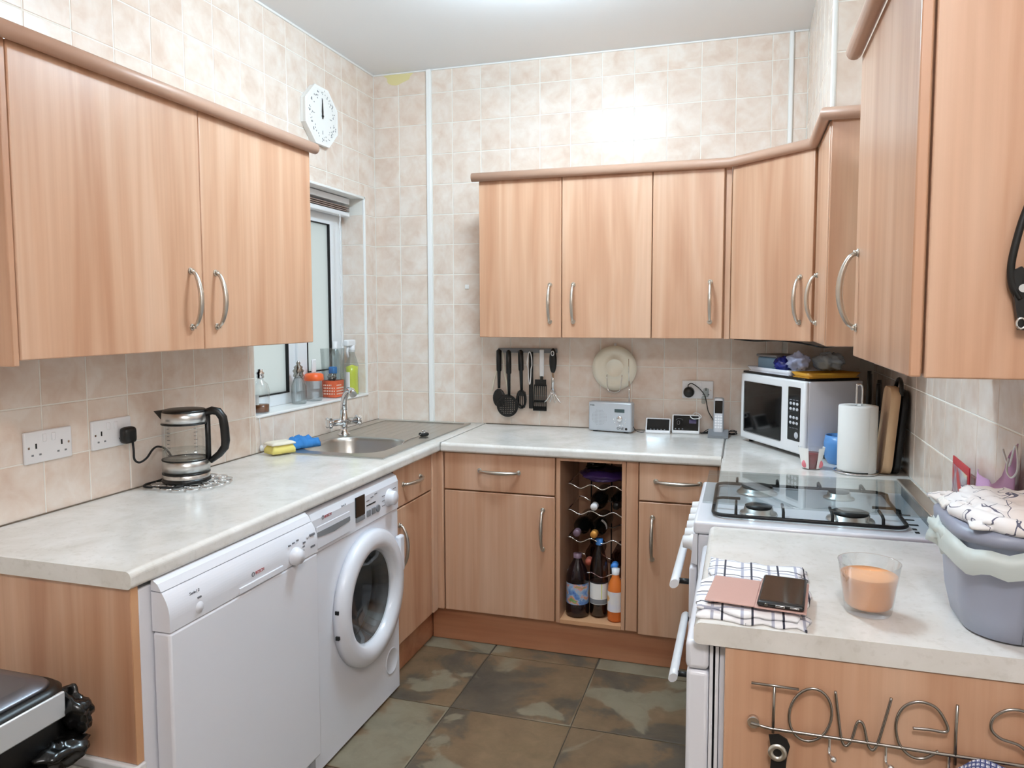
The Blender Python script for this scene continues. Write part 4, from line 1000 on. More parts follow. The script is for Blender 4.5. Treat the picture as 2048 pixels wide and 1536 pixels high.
part('wire_scourer', B().blob((c[0], c[1] - 0.008, c[2] + 0.100), (0.020, 0.020, 0.020), 3, 0.4), 'wire_metal', t)
c = (-0.098, -0.265, zs); t = thing('soap_bottle', 'clear bottle with a white cap behind the caddy on the sill', 'bottle', c)
lathe_part(t, 'body', [(0.0001, 0.001), (0.026, 0.001), (0.027, 0.20), (0.012, 0.235)], c, 'clear_plastic')
lathe_part(t, 'cap', [(0.014, 0.232), (0.014, 0.270), (0.0001, 0.272)], c, 'white_plastic', n=18)
c = (-0.044, -0.195, zs); t = thing('spray_bottle', 'spray bottle of lime-yellow cleaner with white trigger on the sill', 'bottle', c)
lathe_part(t, 'body', [(0.0001, 0.001), (0.038, 0.001), (0.040, 0.012), (0.037, 0.10), (0.040, 0.145), (0.022, 0.195), (0.015, 0.225)], c, 'clear_plastic', sx=0.8)
lathe_part(t, 'liquid', [(0.0001, 0.003), (0.036, 0.003), (0.037, 0.012), (0.0345, 0.10), (0.037, 0.140), (0.0001, 0.150)], c, 'lime_liquid', sx=0.8)
lathe_part(t, 'paper_label', [(0.0405, 0.025), (0.0378, 0.115)], c, 'paper_white', a0=R(-150), a1=R(-75), n=14, sx=0.8)
part('trigger_head', B().box(c[0] - 0.014, c[0] + 0.014, c[1] - 0.060, c[1] + 0.022, c[2] + 0.245, c[2] + 0.278, bev=0.007).cyl((c[0], c[1], c[2] + 0.215), (c[0], c[1], c[2] + 0.250), 0.017, n=16).tube([(c[0], c[1] - 0.036, c[2] + 0.248), (c[0], c[1] - 0.046, c[2] + 0.22), (c[0], c[1] - 0.036, c[2] + 0.190)], 0.006, 8), 'white_plastic', t)

# ------------------------------------------------------------------ back wall: utensils, plate
UX = lambda px: 0.690 + (px - 998) * 0.00257
UZ = lambda py: 1.288 - (py - 695) * 0.00251
solo('utensil_rail', B().box(UX(994), UX(1112), -0.016, -0.001, UZ(704), UZ(695), bev=0.002), 'mid_grey', 'grey hanging rail for kitchen utensils under the wall cabinet', 'rail', (0.83, 0, 1.27))
yu = -0.026
GU = 'utensils on the rail'
def utensil(name, label, px): return thing(name, label, 'utensil', (UX(px), yu, UZ(698)), GU)
def hnd(px0, py0, px1, py1, r0=0.0130, r1=0.009, ln=0.5, r2=0.007):
    a = Vector((UX(px0), yu, UZ(py0))); c = Vector((UX(px1), yu, UZ(py1)))
    return B().tube([a, a.lerp(c, 0.04), a.lerp(c, 0.3), a.lerp(c, ln), a.lerp(c, ln + 0.02), c], [0.004, r0, r0 * 1.05, r0, r1, r2], 10)
t = utensil('serving_spoon', 'black serving spoon with an unpierced bowl on the utensil rail', 998)
part('handle', hnd(997, 697, 997, 775, ln=0.55), 'black_plastic', t)
part('bowl', B().sphere((UX(997), yu, UZ(795)), (0.033, 0.008, 0.047), 20, 12), 'black_plastic', t)
yu = -0.046
t = utensil('skimmer', 'black round skimmer full of holes on the utensil rail', 1020)
part('handle', hnd(1019, 698, 1020, 790, ln=0.5), 'black_plastic', t)
b = B(); n_ = 23; rr = 0.053; cx_, cz_ = UX(1017), UZ(809)
for i in range(n_):
    for j in range(n_):
        x_, z_ = (i - n_ / 2 + 0.5) * 2 * rr / n_, (j - n_ / 2 + 0.5) * 2 * rr / n_; d_ = math.hypot(x_, z_)
        if d_ > rr or (i % 2 and j % 2 and d_ < rr * 0.8): continue
        e_ = rr / n_; b.box(cx_ + x_ - e_, cx_ + x_ + e_, yu - 0.012 + 0.008 * (d_ / rr) ** 2, yu - 0.008 + 0.008 * (d_ / rr) ** 2, cz_ + z_ - e_, cz_ + z_ + e_)
b.tube([(cx_ + rr * math.cos(q), yu - 0.002, cz_ + rr * math.sin(q)) for q in [2 * math.pi * k / 40 for k in range(40)]], 0.0035, 6, closed=True)
part('disc', b, 'black_plastic', t)
yu = -0.026
t = utensil('slotted_spoon', 'black slotted spoon between the skimmer and the tongs', 1042)
part('handle', hnd(1041, 698, 1043, 778, ln=0.5), 'black_plastic', t)
b = B(); cx_, cz_ = UX(1043), UZ(796)
for s_ in (-1, 1): b.tube([(cx_ + s_ * 0.021 * math.cos(q), yu, cz_ + 0.042 * math.sin(q)) for q in [R(-90 + 18 * k) for k in range(11)]], 0.009, 8, flat=0.5)
for k in range(4):
    x_ = cx_ + (-0.013 + 0.0088 * k); b.tube([(x_, yu, cz_ - 0.036), (x_, yu, cz_ + 0.036)], 0.0026, 6)
b.box(cx_ - 0.02, cx_ + 0.02, yu - 0.003, yu + 0.003, cz_ + 0.016, cz_ + 0.038).box(cx_ - 0.018, cx_ + 0.018, yu - 0.003, yu + 0.003, cz_ - 0.042, cz_ - 0.030)
part('bowl', b, 'black_plastic', t)
t = utensil('tongs', 'black tongs with a white loop on the utensil rail', 1062)
part('arm', B().box(UX(1058), UX(1066), yu - 0.004, yu + 0.006, UZ(814), UZ(702), bev=0.002), 'black_plastic', t)
lp = [(UX(1060) + 0.012 * math.cos(q) * (1.0 if math.sin(q) > -0.2 else 0.6), yu - 0.008, UZ(728) + (0.066 if math.sin(q) > 0 else 0.095) * math.sin(q)) for q in [2 * math.pi * k / 30 for k in range(30)]]
part('loop', B().tube(lp, 0.0028, 6, closed=True), 'white_plastic', t)
t = utensil('fish_slice', 'black slotted fish slice with white handle on the utensil rail', 1083)
part('handle', B().box(UX(1079), UX(1088), yu - 0.005, yu + 0.005, UZ(750), UZ(697), bev=0.004), 'white_plastic', t)
part('neck', B().box(UX(1080.5), UX(1086), yu - 0.004, yu + 0.004, UZ(762), UZ(748), bev=0.002), 'black_plastic', t)
b = B(); xa, xb = 1068, 1092
b.box(UX(xa + 2), UX(xb), yu - 0.002, yu + 0.002, UZ(769), UZ(756)).box(UX(xa - 2), UX(xb + 1), yu - 0.002, yu + 0.002, UZ(818), UZ(809)).box(UX(xa - 1), UX(xb + 1), yu - 0.002, yu + 0.002, UZ(801), UZ(797))
for k in range(7):
    u = xa - 1.5 + 4.05 * k; b.prism([(UX(u), UZ(816)), (UX(u + 2.0), UZ(816)), (UX(u + 3.4 - 0.2 * k), UZ(766)), (UX(u + 1.6 - 0.2 * k), UZ(766))], 'y', yu - 0.002, yu + 0.002)
part('blade', b, 'black_plastic', t)
t = utensil('masher', 'steel-pronged masher with black handle on the utensil rail', 1105)
part('handle', B().sphere((UX(1105.5), yu, UZ(719)), (0.019, 0.011, 0.063), 18, 12), 'black_plastic', t)
part('hanging_eye', B().tube([(UX(1105.5) + 0.007 * math.cos(q), yu - 0.0105, UZ(704) + 0.011 * math.sin(q)) for q in [2 * math.pi * k / 20 for k in range(20)]], 0.0022, 6, closed=True), 'white_plastic', t)
b = B().tube([(UX(1105.5), yu, UZ(742)), (UX(1105.5), yu, UZ(775))], 0.007, 10)
for s_ in (-1, -0.35, 0.35, 1): b.tube([(UX(1105.5) + s_ * 0.004, yu, UZ(770)), (UX(1105.5) + s_ * 0.016, yu, UZ(788)), (UX(1105.5) + s_ * 0.034, yu - 0.004, UZ(798)), (UX(1105.5) + s_ * 0.042, yu - 0.004, UZ(800))], 0.0035, 6)
part('prongs', b, 'chrome', t)
t = thing('wooden_tongs', 'pale bent-wood tongs hanging behind the black serving spoon', 'utensil', (UX(998), -0.012, UZ(700)), GU)
part('arm', B().tube(smooth([(UX(1000), -0.012, UZ(700)), (UX(992), -0.012, UZ(735)), (UX(984), -0.012, UZ(765)), (UX(981), -0.012, UZ(782))]), 0.004, 8), 'white_scour', t)
part('arm', B().tube(smooth([(UX(1003), -0.012, UZ(700)), (UX(1006), -0.012, UZ(740)), (UX(1011), -0.012, UZ(765)), (UX(1014), -0.012, UZ(788))]), 0.0045, 8), 'white_scour', t)
pc_ = (1.268, -0.006, 1.198)
t = thing('hanging_plate', 'round cream plate held on the wall by a wire hanger', 'plate', pc_)
part('plate', B().lathe([(0.0001, 0.0), (0.075, 0.0), (0.106, -0.014), (0.107, -0.018), (0.074, -0.006), (0.046, -0.005), (0.044, -0.009), (0.040, -0.009), (0.038, -0.006), (0.0001, -0.006)], pc_, 'y', 56), 'cream', t)
b = B()
for s_ in (-1, 1): b.tube(smooth([(1.268 + s_ * 0.036, -0.012, 1.165), (1.268 + s_ * 0.036, -0.022, 1.155), (1.268 + s_ * 0.030, -0.030, 1.100), (1.268 + s_ * 0.022, -0.030, 1.086), (1.268 + s_ * 0.018, -0.004, 1.086)]), 0.0024, 6)
b.tube(smooth([(1.268 - 0.03, -0.028, 1.092), (1.268, -0.030, 1.080), (1.268 + 0.03, -0.028, 1.092)]), 0.0022, 6)
part('wire_hanger', b, 'chrome', t)
part('hook', box(1.262, 1.274, -0.006, -0.001, 1.300, 1.318, bev=0.002), 'white_plastic', t)
solo('wall_tag', box(0.500, 0.522, -0.005, -0.0005, 1.585, 1.607, bev=0.002), 'white_trim', 'small white square stuck on the back wall tiles', 'tag', (0.51, 0, 1.596))

# ------------------------------------------------------------------ back worktop: radio, meters, phone
def frame(o, ang):
    ca, sa = math.cos(ang), math.sin(ang); return Matrix(((ca, -sa, 0, o[0]), (sa, ca, 0, o[1]), (0, 0, 1, o[2]), (0, 0, 0, 1)))
def BB(M): b = B(); b.M = M; return b
M = frame((1.158, -0.098, WT + 0.001), R(-9)); t = thing('radio', 'silver portable radio with raised aerial below the plate', 'radio', M.translation)
rw, rh = 0.212, 0.143
part('case', BB(M).box(0, rw, 0, 0.052, 0.004, rh, bev=0.009, seg=3), 'brushed_steel', t).data.materials[0] = mat('silver_plastic', (196, 200, 206), 0.35, 0.35)
part('foot', BB(M).box(0.02, 0.04, 0.01, 0.04, 0, 0.005).box(rw - 0.04, rw - 0.02, 0.01, 0.04, 0, 0.005), 'black_rubber', t)
sg = BB(M)
for i in range(11):
    for j in range(11):
        x_, z_ = 0.055 + (i - 5) * 0.0068, 0.068 + (j - 5) * 0.0068
        if math.hypot(x_ - 0.055, z_ - 0.068) < 0.037: sg.box(x_ - 0.0011, x_ + 0.0011, -0.0006, 0.001, z_ - 0.0011, z_ + 0.0011)
part('speaker_grille', sg, 'mid_grey', t)
part('display', BB(M).box(0.130, 0.178, -0.001, 0.002, 0.096, 0.112), 'lcd', t)
part('volume_knob', BB(M).lathe([(0.0001, -0.009), (0.012, -0.009), (0.014, -0.006), (0.0145, 0.001)], (0.155, 0, 0.067), 'y', 24), 'chrome', t)
for k in range(7):
    a = R(180 + 30 * k); part('button', BB(M).sphere((0.155 + 0.029 * math.cos(a), 0, 0.062 + 0.029 * math.sin(a)), (0.003, 0.0012, 0.003), 8, 5), 'chrome', t)
part('headphone_socket', BB(M).cyl((0.187, 0.001, 0.020), (0.187, -0.001, 0.020), 0.006, n=16), 'black_plastic', t)
text('brand_lettering', 'ONE', 0.017, 'black_print', t, M @ Vector((0.141, -0.0006, 0.016)), Euler((R(90), 0, R(-9))), 0.0003)
text('maker_lettering', 'PURE', 0.009, 'black_print', t, M @ Vector((0.010, -0.0006, 0.122)), Euler((R(90), 0, R(-9))), 0.0003)
part('aerial', BB(M).tube([(0.188, 0.04, rh - 0.004), (0.186, 0.041, 0.24)], 0.0024, 8).tube([(0.186, 0.041, 0.24), (0.183, 0.042, 0.346)], 0.0015, 8), 'chrome', t)
part('power_cord', B().tube(smooth([(1.372, -0.10, 0.93), (1.385, -0.10, 0.912), (1.405, -0.09, 0.904), (1.42, -0.075, 0.904)]), 0.0018, 6), 'black_rubber', t)
def meter(label, x0, x1, h, y0, lean, tiltm):
    t = thing('energy_monitor', label, 'monitor', ((x0 + x1) / 2, y0, WT))
    Mx = Matrix.Translation((x0, y0, WT + 0.002)) @ Matrix.Rotation(-lean, 4, 'X'); w_ = x1 - x0
    part('case', BB(Mx).box(0, w_, 0, 0.014, 0, h, bev=0.005, seg=3), 'white_plastic', t)
    s_ = part('screen', BB(Mx).box(0.006, w_ - 0.005, -0.0008, 0.004, 0.014, h - 0.006, bev=0.002), 'black_gloss', t)
    part('stand', B().prism([(y0 + 0.012, WT + 0.0005), (y0 + 0.055, WT + 0.0005), (y0 + 0.03, WT + 0.045)], 'x', x0 + 0.03, x1 - 0.03), 'black_plastic', t)
    return t, s_, Mx, w_
t, s_, Mx, w_ = meter('blank-screened smart energy monitor beside the radio', 1.425, 1.540, 0.075, -0.085, R(24), 0)
for k in range(5): part('icon', BB(Mx).box(0.022 + 0.016 * k, 0.028 + 0.016 * k, -0.0012, 0.001, 0.017, 0.020), 'mid_grey', s_)
t, s_, Mx, w_ = meter('lit smart energy monitor with purple tile, beside the phone', 1.545, 1.671, 0.090, -0.062, R(14), 0)
part('usage_arc', BB(Mx).tube([(0.034 + 0.018 * math.cos(q), -0.0012, 0.052 + 0.018 * math.sin(q)) for q in [R(30 + 12 * k) for k in range(11)]], 0.001, 5), 'grey_print', s_)
part('flame_icon', BB(Mx).tube([(0.030 + 0.006 * math.cos(q), -0.0012, 0.050 + 0.009 * math.sin(q)) for q in [2 * math.pi * k / 14 for k in range(14)]], 0.0008, 5, closed=True), 'grey_print', s_)
part('purple_tile', BB(Mx).box(0.078, 0.110, -0.0013, 0.001, 0.048, 0.066), 'screen_purple', s_)
for k in range(3): part('icon', BB(Mx).box(0.014 + 0.016 * k, 0.020 + 0.016 * k, -0.0012, 0.001, 0.019, 0.024), 'grey_print', s_)
solo('white_cable', B().tube(smooth([(1.640, -0.067, 0.992), (1.630, -0.075, 0.985), (1.645, -0.080, 0.975), (1.675, -0.078, 0.980), (1.676, -0.070, 0.990), (1.655, -0.035, 0.997), (1.64, -0.025, 0.985), (1.636, -0.02, 0.92), (1.66, -0.02, 0.905)]), 0.0022, 6), 'white_plastic', 'thin white cable looped over the lit energy monitor', 'cable', (1.65, -0.05, WT))
t = thing('cordless_phone', 'silver cordless phone standing in its charging cradle', 'phone', (1.755, -0.11, WT))
part('cradle', B().prism([(-0.150, WT + 0.001), (-0.065, WT + 0.001), (-0.065, WT + 0.030), (-0.09, WT + 0.034), (-0.15, WT + 0.012)], 'x', 1.712, 1.800), 'mid_grey', t)
Mp = Matrix.Translation((1.733, -0.118, WT + 0.016)) @ Matrix.Rotation(R(-10), 4, 'X')
hs = part('handset', BB(Mp).box(0, 0.046, 0, 0.024, 0, 0.166, bev=0.009, seg=3), 'brushed_steel', t); hs.data.materials[0] = MATS['silver_plastic']
part('screen', BB(Mp).box(0.006, 0.040, -0.001, 0.004, 0.092, 0.150, bev=0.002), 'black_gloss', hs)
for i in range(3):
    for j in range(5): part('key', BB(Mp).box(0.007 + 0.0115 * i, 0.016 + 0.0115 * i, -0.001, 0.003, 0.026 + 0.012 * j, 0.034 + 0.012 * j, bev=0.001), 'white_plastic', hs)
t = thing('adaptor_plug', 'black plug adaptor with its lead on the back wall socket', 'plug', (1.63, -0.03, 1.10))
part('plug', B().lathe([(0.0001, -0.045), (0.018, -0.044), (0.024, -0.036), (0.025, -0.012), (0.0001, -0.011)], (1.618, 0, 1.092), 'y', 24), 'black_plastic', t)
part('lead', B().tube(smooth([(1.618, -0.040, 1.108), (1.616, -0.042, 1.126), (1.632, -0.04, 1.134), (1.662, -0.035, 1.115), (1.684, -0.03, 1.090), (1.694, -0.03, 1.070), (1.704, -0.026, 1.02), (1.71, -0.024, 1.0), (1.735, -0.04, 0.96), (1.75, -0.05, 0.925)]), 0.0022, 6), 'black_rubber', t)
t = thing('clear_adaptor', 'clear plug adaptor in the back wall socket beside the phone', 'plug', (1.70, -0.03, 1.09))
part('body', B().box(1.683, 1.708, -0.035, -0.011, 1.072, 1.112, bev=0.006).box(1.676, 1.695, -0.034, -0.012, 1.040, 1.075, bev=0.006), 'clear_plastic', t)
random.seed(21)
b = B()
for k in range(6):
    x_ = 1.675 + 0.02 * random.random(); pts = [(x_, -0.03 - 0.02 * random.random(), WT + 0.004)]
    for q in range(5): pts.append((pts[-1][0] + 0.03 + 0.012 * random.random(), -0.022 - 0.036 * random.random(), WT + 0.003 + 0.022 * random.random()))
    pts = [(min(p[0], 1.835), p[1], p[2]) for p in pts]
    b.tube(smooth(pts, 5), 0.002, 6)
solo('cable_tangle', b, 'black_rubber', 'tangle of thin black cables behind the phone cradle', 'cable', (1.76, -0.08, WT))

# ------------------------------------------------------------------ corner worktop: microwave and things around it
MO = Vector((1.850, -0.168, WT + 0.015)); ang = math.atan2(-0.870, 0.493); MM = frame(MO, ang)
mw_, mh_, md_ = 0.472, 0.285, 0.250
t = thing('microwave', 'white microwave oven set diagonally in the corner', 'microwave', MO)
part('case', BB(MM).box(0.002, mw_ - 0.002, 0.018, md_, 0, mh_ - 0.002, bev=0.004), 'appliance_white', t)
fr_ = part('front', BB(MM).box(0, mw_, 0, 0.020, 0, mh_, bev=0.008, seg=3), 'white_plastic', t)
part('door_window', BB(MM).box(0.030, 0.318, -0.002, 0.004, 0.032, 0.252, bev=0.006), 'black_gloss', fr_)
kp = part('keypad', BB(MM).box(0.362, 0.446, -0.002, 0.004, 0.048, 0.258, bev=0.004), 'black_gloss', fr_)
for i in range(3):
    for j in range(4): part('key', BB(MM).sphere((0.384 + 0.0215 * i, -0.002, 0.118 + 0.021 * j + (0.012 if j > 1 else 0)), (0.0085, 0.002, 0.0062), 12, 6), 'appliance_grey', kp)
    part('marking', BB(MM).box(0.376 + 0.0215 * i, 0.391 + 0.0215 * i, -0.0024, 0.001, 0.206, 0.209), 'grey_print', kp)
    part('marking', BB(MM).box(0.376 + 0.0215 * i, 0.391 + 0.0215 * i, -0.0024, 0.001, 0.097, 0.099), 'grey_print', kp)
part('start_key', BB(MM).sphere((0.424, -0.002, 0.072), (0.013, 0.0025, 0.013), 16, 8), 'appliance_grey', kp)
for x_, y_ in ((0.03, 0.04), (mw_ - 0.03, 0.04), (0.03, md_ - 0.03), (mw_ - 0.03, md_ - 0.03)): part('foot', BB(MM).cyl((x_, y_, -0.0145), (x_, y_, 0.001), 0.012, n=14), 'black_rubber', t)
mz = mh_
def on_mw(z): return frame(MO + Vector((0, 0, z)), ang)
t = solo('baking_tray', BB(on_mw(mz + 0.0005)).box(0.010, 0.462, 0.004, 0.24, 0, 0.009, bev=0.003), 'iron', 'thin black baking tray lying directly on the microwave', 'tray', MO + Vector((0, 0, mz)))
def tray(name, label, z, u0, u1, v0, v1, h, m):
    M_ = on_mw(z); b = BB(M_)
    b.box(u0 + 0.01, u1 - 0.01, v0 + 0.01, v1 - 0.01, 0, 0.003)
    rim = rrect(u0, u1, v0, v1, 0.02, 4); inn_ = rrect(u0 + 0.014, u1 - 0.014, v0 + 0.014, v1 - 0.014, 0.016, 4)
    va = [b._v((x, y, h)) for x, y in rim]; vb_ = [b._v((x, y, 0.001)) for x, y in inn_]; vc = [b._v((x, y, h - 0.003)) for x, y in rrect(u0 + 0.004, u1 - 0.004, v0 + 0.004, v1 - 0.004, 0.018, 4)]; vd = [b._v((x, y, 0.004)) for x, y in rrect(u0 + 0.018, u1 - 0.018, v0 + 0.018, v1 - 0.018, 0.014, 4)]
    nq = len(va)
    for k in range(nq):
        j = (k + 1) % nq; b._f([vb_[k], vb_[j], va[j], va[k]], True); b._f([va[k], va[j], vc[j], vc[k]], True); b._f([vc[k], vc[j], vd[j], vd[k]], True)
    return solo(name, b, m, label, 'tray', MO + Vector((0, 0, z)))
tray('serving_tray', 'white rimmed tray on top of the microwave', mz + 0.010, 0.030, 0.350, 0.004, 0.215, 0.022, 'appliance_white')
tray('serving_tray', 'mustard-yellow tray sticking out over the microwave corner', mz + 0.010, 0.356, 0.482, 0.006, 0.24, 0.020, 'mustard')
M_ = on_mw(mz + 0.0145)
t = thing('food_box', 'pale blue lidded plastic box on the trays over the microwave', 'box', M_ @ Vector((0.1, 0.12, 0)))
part('body', BB(M_).box(0.055, 0.200, 0.045, 0.165, 0, 0.058, bev=0.008), 'box_blue', t)
part('lid', BB(M_).box(0.051, 0.204, 0.041, 0.169, 0.0585, 0.070, bev=0.004), 'mid_grey', t)
zb_ = M_.translation.z
solo('plastic_bag', BB(M_).blob((0.248, 0.045, 0.034), (0.036, 0.032, 0.032), 2, 0.45, 2.5, flatten=0.0008), 'navy_bag', 'crumpled dark blue printed bag on the white tray', 'bag', M_ @ Vector((0.215, 0.048, 0)))
solo('plastic_bag', BB(on_mw(mz + 0.0310)).blob((0.340, 0.055, 0.034), (0.046, 0.040, 0.034), 5, 0.45, 2.2, flatten=0.0008), 'foil_bag', 'crumpled clear bag between the white and mustard trays', 'bag', M_ @ Vector((0.33, 0.085, 0.005)))
solo('plastic_bag', BB(on_mw(mz + 0.0310)).blob((0.365, 0.170, 0.036), (0.060, 0.048, 0.036), 8, 0.45, 2.2, flatten=0.0008), 'clear_bag', 'crumpled greyish-blue bag behind the clear one above the microwave', 'bag', M_ @ Vector((0.385, 0.175, 0.005)))

c = (2.243, -0.762, WT); t = thing('kitchen_roll', 'white kitchen roll on a chrome stand beside the cooker', 'kitchen roll', c)
part('paper', B().lathe([(0.019, 0.010), (0.062, 0.010), (0.063, 0.014), (0.063, 0.232), (0.061, 0.236), (0.019, 0.236), (0.019, 0.010)], c, n=48), 'paper_white', t)
part('loose_sheet', B().lathe([(0.0638, 0.006), (0.0642, 0.235)], c, n=18, a0=R(-62), a1=R(5)), 'paper_white', t)
part('stand_base', B().tube([(c[0] + 0.072 * math.cos(q), c[1] + 0.072 * math.sin(q), c[2] + 0.004) for q in [2 * math.pi * k / 36 for k in range(36)]], 0.0035, 8, closed=True).tube([(c[0] - 0.072, c[1], c[2] + 0.004), (c[0] + 0.072, c[1], c[2] + 0.004)], 0.003, 8), 'chrome', t)
part('stand_pole', B().tube(smooth([(c[0] - 0.006, c[1], c[2] + 0.004), (c[0] - 0.006, c[1], c[2] + 0.285), (c[0] - 0.003, c[1], c[2] + 0.305), (c[0] + 0.006, c[1], c[2] + 0.308), (c[0] + 0.012, c[1], c[2] + 0.295), (c[0] + 0.012, c[1], c[2] + 0.235)]), 0.0035, 8), 'chrome', t)
c = (2.098, -0.735, WT + 0.0005); t = thing('dessert_pot', 'glass pot of dark red jelly in a flowered paper sleeve', 'pot', c)
part('glass', B().lathe([(0.0001, 0.001), (0.030, 0.001), (0.043, 0.075)], c, n=28), 'glass', t)
part('jelly', B().lathe([(0.0001, 0.003), (0.029, 0.003), (0.038, 0.056), (0.0001, 0.057)], c, n=28), 'red_wax', t)
for a0_, a1_ in ((-200, -108), (-62, 30)):
    b = B(); rows_ = []
    for j in range(5):
        z = 0.003 + 0.075 * j / 4; r_ = 0.0315 + 0.014 * j / 4; sp2 = (10 if j == 0 else 0) + 18 * j / 4
        a0q, a1q = a0_ - (0 if a0_ < -150 else -sp2 * 0 ), a1_
        rows_.append([b._v((c[0] + r_ * math.cos(R(a0q + (a1q - a0q) * k / 10)), c[1] + r_ * math.sin(R(a0q + (a1q - a0q) * k / 10)), c[2] + z)) for k in range(11)])
    for j in range(4):
        for k in range(10): b._f([rows_[j][k], rows_[j][k + 1], rows_[j + 1][k + 1], rows_[j + 1][k]], True)
    sl = part('paper_sleeve', b, 'paper_white', t)
    am = (a1_ - 26) if a0_ < -150 else (a0_ + 26)
    part('flower_print', B().sphere((c[0] + 0.0345 * math.cos(R(am)), c[1] + 0.0345 * math.sin(R(am)), c[2] + 0.020), (0.010, 0.004, 0.014), 12, 8), 'pink_flower', sl)
c = (2.206, -0.605, WT + 0.0005)
t = solo('blue_jug', B().lathe([(0.0001, 0.0), (0.040, 0.0), (0.052, 0.02), (0.056, 0.075), (0.050, 0.105), (0.047, 0.105), (0.053, 0.075), (0.049, 0.022), (0.038, 0.004), (0.0001, 0.004)], c, n=36), 'blue_plastic', 'bright blue plastic bowl half hidden behind the kitchen roll', 'bowl', c)
c = (2.330, -0.575, WT + 0.0005); t = thing('knife_block', 'grey knife block with black handles behind the kitchen roll', 'knife block', c)
part('block', B().box(c[0] - 0.045, c[0] + 0.025, c[1] - 0.05, c[1] + 0.05, c[2], c[2] + 0.20, bev=0.006), 'dark_grey', t)
for dx_, dy_, h_ in ((-0.030, -0.02, 0.345), (0.000, -0.035, 0.300), (0.010, 0.015, 0.31), (-0.02, 0.03, 0.33)):
    part('knife_handle', B().tube([(c[0] + dx_, c[1] + dy_, c[2] + 0.19), (c[0] + dx_, c[1] + dy_, c[2] + 0.25), (c[0] + dx_, c[1] + dy_, c[2] + h_)], [0.008, 0.010, 0.009], 10, flat=0.7), 'black_plastic', t)
# boards leaning on the right wall
def lean_board(y0, y1, x_b, x_t, th, h, rad):
    b = B(); poly = rrect(y0, y1, WT + 0.001, WT + h, rad, 6); n_ = len(poly)
    fx_ = lambda z: x_b + (x_t - x_b) * (z - WT) / h
    A = [b._v((fx_(z), y, z)) for y, z in poly]; C_ = [b._v((fx_(z) + th, y, z)) for y, z in poly]
    b._f(A[::-1]); b._f(C_)
    for k in range(n_): b._f([A[k], A[(k + 1) % n_], C_[(k + 1) % n_], C_[k]], True)
    return b
solo('chopping_board', lean_board(-0.800, -0.645, 2.318, 2.342, 0.030, 0.300, 0.04), 'chopping_wood', 'thick wooden chopping board leaning beside the kitchen roll', 'board', (2.34, -0.68, WT))
t = thing('roasting_tin', 'black roasting tin with loop handle leaning behind the chopping board', 'tin', (2.38, -0.66, WT))
part('pan', lean_board(-0.795, -0.640, 2.356, 2.380, 0.018, 0.290, 0.05), 'iron', t)
part('loop_handle', B().tube(smooth([(2.372, -0.79, 1.175), (2.374, -0.775, 1.215), (2.376, -0.73, 1.228), (2.376, -0.69, 1.215), (2.374, -0.665, 1.18)]), 0.007, 8), 'black_plastic', t)

# ------------------------------------------------------------------ bottle rack contents
def bottle_lying(name, label, x, z, cap, body='wine_glass', r=0.036, y=-0.545, L=0.29):
    t = thing(name, label, 'bottle', (x, y, z), 'bottles lying in the wire rack')
    part('body', B().lathe([(0.0001, L), (r, L - 0.002), (r, 0.115), (r * 0.85, 0.095), (0.016, 0.07), (0.0135, 0.03), (0.0135, 0.004)], (x, y, z), 'y', 28), body, t)
    part('cap', B().lathe([(0.0001, 0.0), (0.0145, 0.0), (0.0152, 0.004), (0.0152, 0.034), (0.0135, 0.036)], (x, y, z), 'y', 20), cap, t)
    return t
bottle_lying('wine_bottle', 'dark bottle with a white cap lying in the middle of the rack', 1.272, 0.650, 'white_plastic')
bottle_lying('wine_bottle', 'dark bottle lying beside the white-capped one', 1.358, 0.648, 'black_plastic', y=-0.50, L=0.27)
bottle_lying('wine_bottle', 'dark bottle with plum-grey cap lying low in the rack', 1.198, 0.532, 'plum_cap')
t = bottle_lying('wine_bottle', 'dark bottle with gold cap lying low in the rack', 1.272, 0.532, 'gold_cap')
part('neck_label', B().lathe([(0.0302, 0.096), (0.0366, 0.116), (0.0366, 0.125)], (1.272, -0.545, 0.532), 'y', 14, a0=R(20), a1=R(95)), 'paper_white', t)
bottle_lying('drinks_bottle', 'bottle with red cap lying on the lowest rack shelf', 1.235, 0.388, 'red_cap', 'smoke_plastic', y=-0.47, L=0.25)
bottle_lying('drinks_bottle', 'bottle with blue cap lying on the lowest rack shelf', 1.352, 0.388, 'blue_cap', 'smoke_plastic', r=0.034, y=-0.50, L=0.28)
t = thing('foil_pouch', 'dark purple shiny pouch lying on the top rack shelf', 'pouch', (1.28, -0.4, 0.735))
part('pouch', B().blob((1.285, -0.385, 0.764), (0.100, 0.125, 0.026), 4, 0.25, 1.8, n=36, m=18, flatten=0.7385), 'purple_foil', t)
part('folded_top', B().blob((1.245, -0.36, 0.795), (0.04, 0.06, 0.022), 11, 0.5, 2.0), 'black_gloss', t)
m = mat('squash_label', (96, 140, 200), 0.4); n = N(m); v = n.coords((1, 1, 1), rnd=False)
a = n.noise(v, 26, 3, 0.6, 0.6)
n.color(n.ramp(a, [(0.30, S(60, 90, 170)), (0.46, S(110, 150, 205)), (0.54, S(170, 190, 210)), (0.60, S(230, 150, 130)), (0.68, S(110, 170, 90)), (0.8, S(230, 220, 200))]))
m = mat('juice_label', (236, 232, 230), 0.4); n = N(m); v = n.coords((1, 1, 1), rnd=False)
n.color(n.ramp(n.noise(v, 20, 2, 0.5, 0.3), [(0.35, S(226, 226, 236)), (0.55, S(236, 232, 228)), (0.60, S(238, 180, 110)), (0.72, S(220, 130, 60))]))
zb0 = 0.1665
c = (1.196, -0.505, zb0); t = thing('squash_bottle', 'big dark squash bottle with blue label standing in the bottle rack', 'bottle', c)
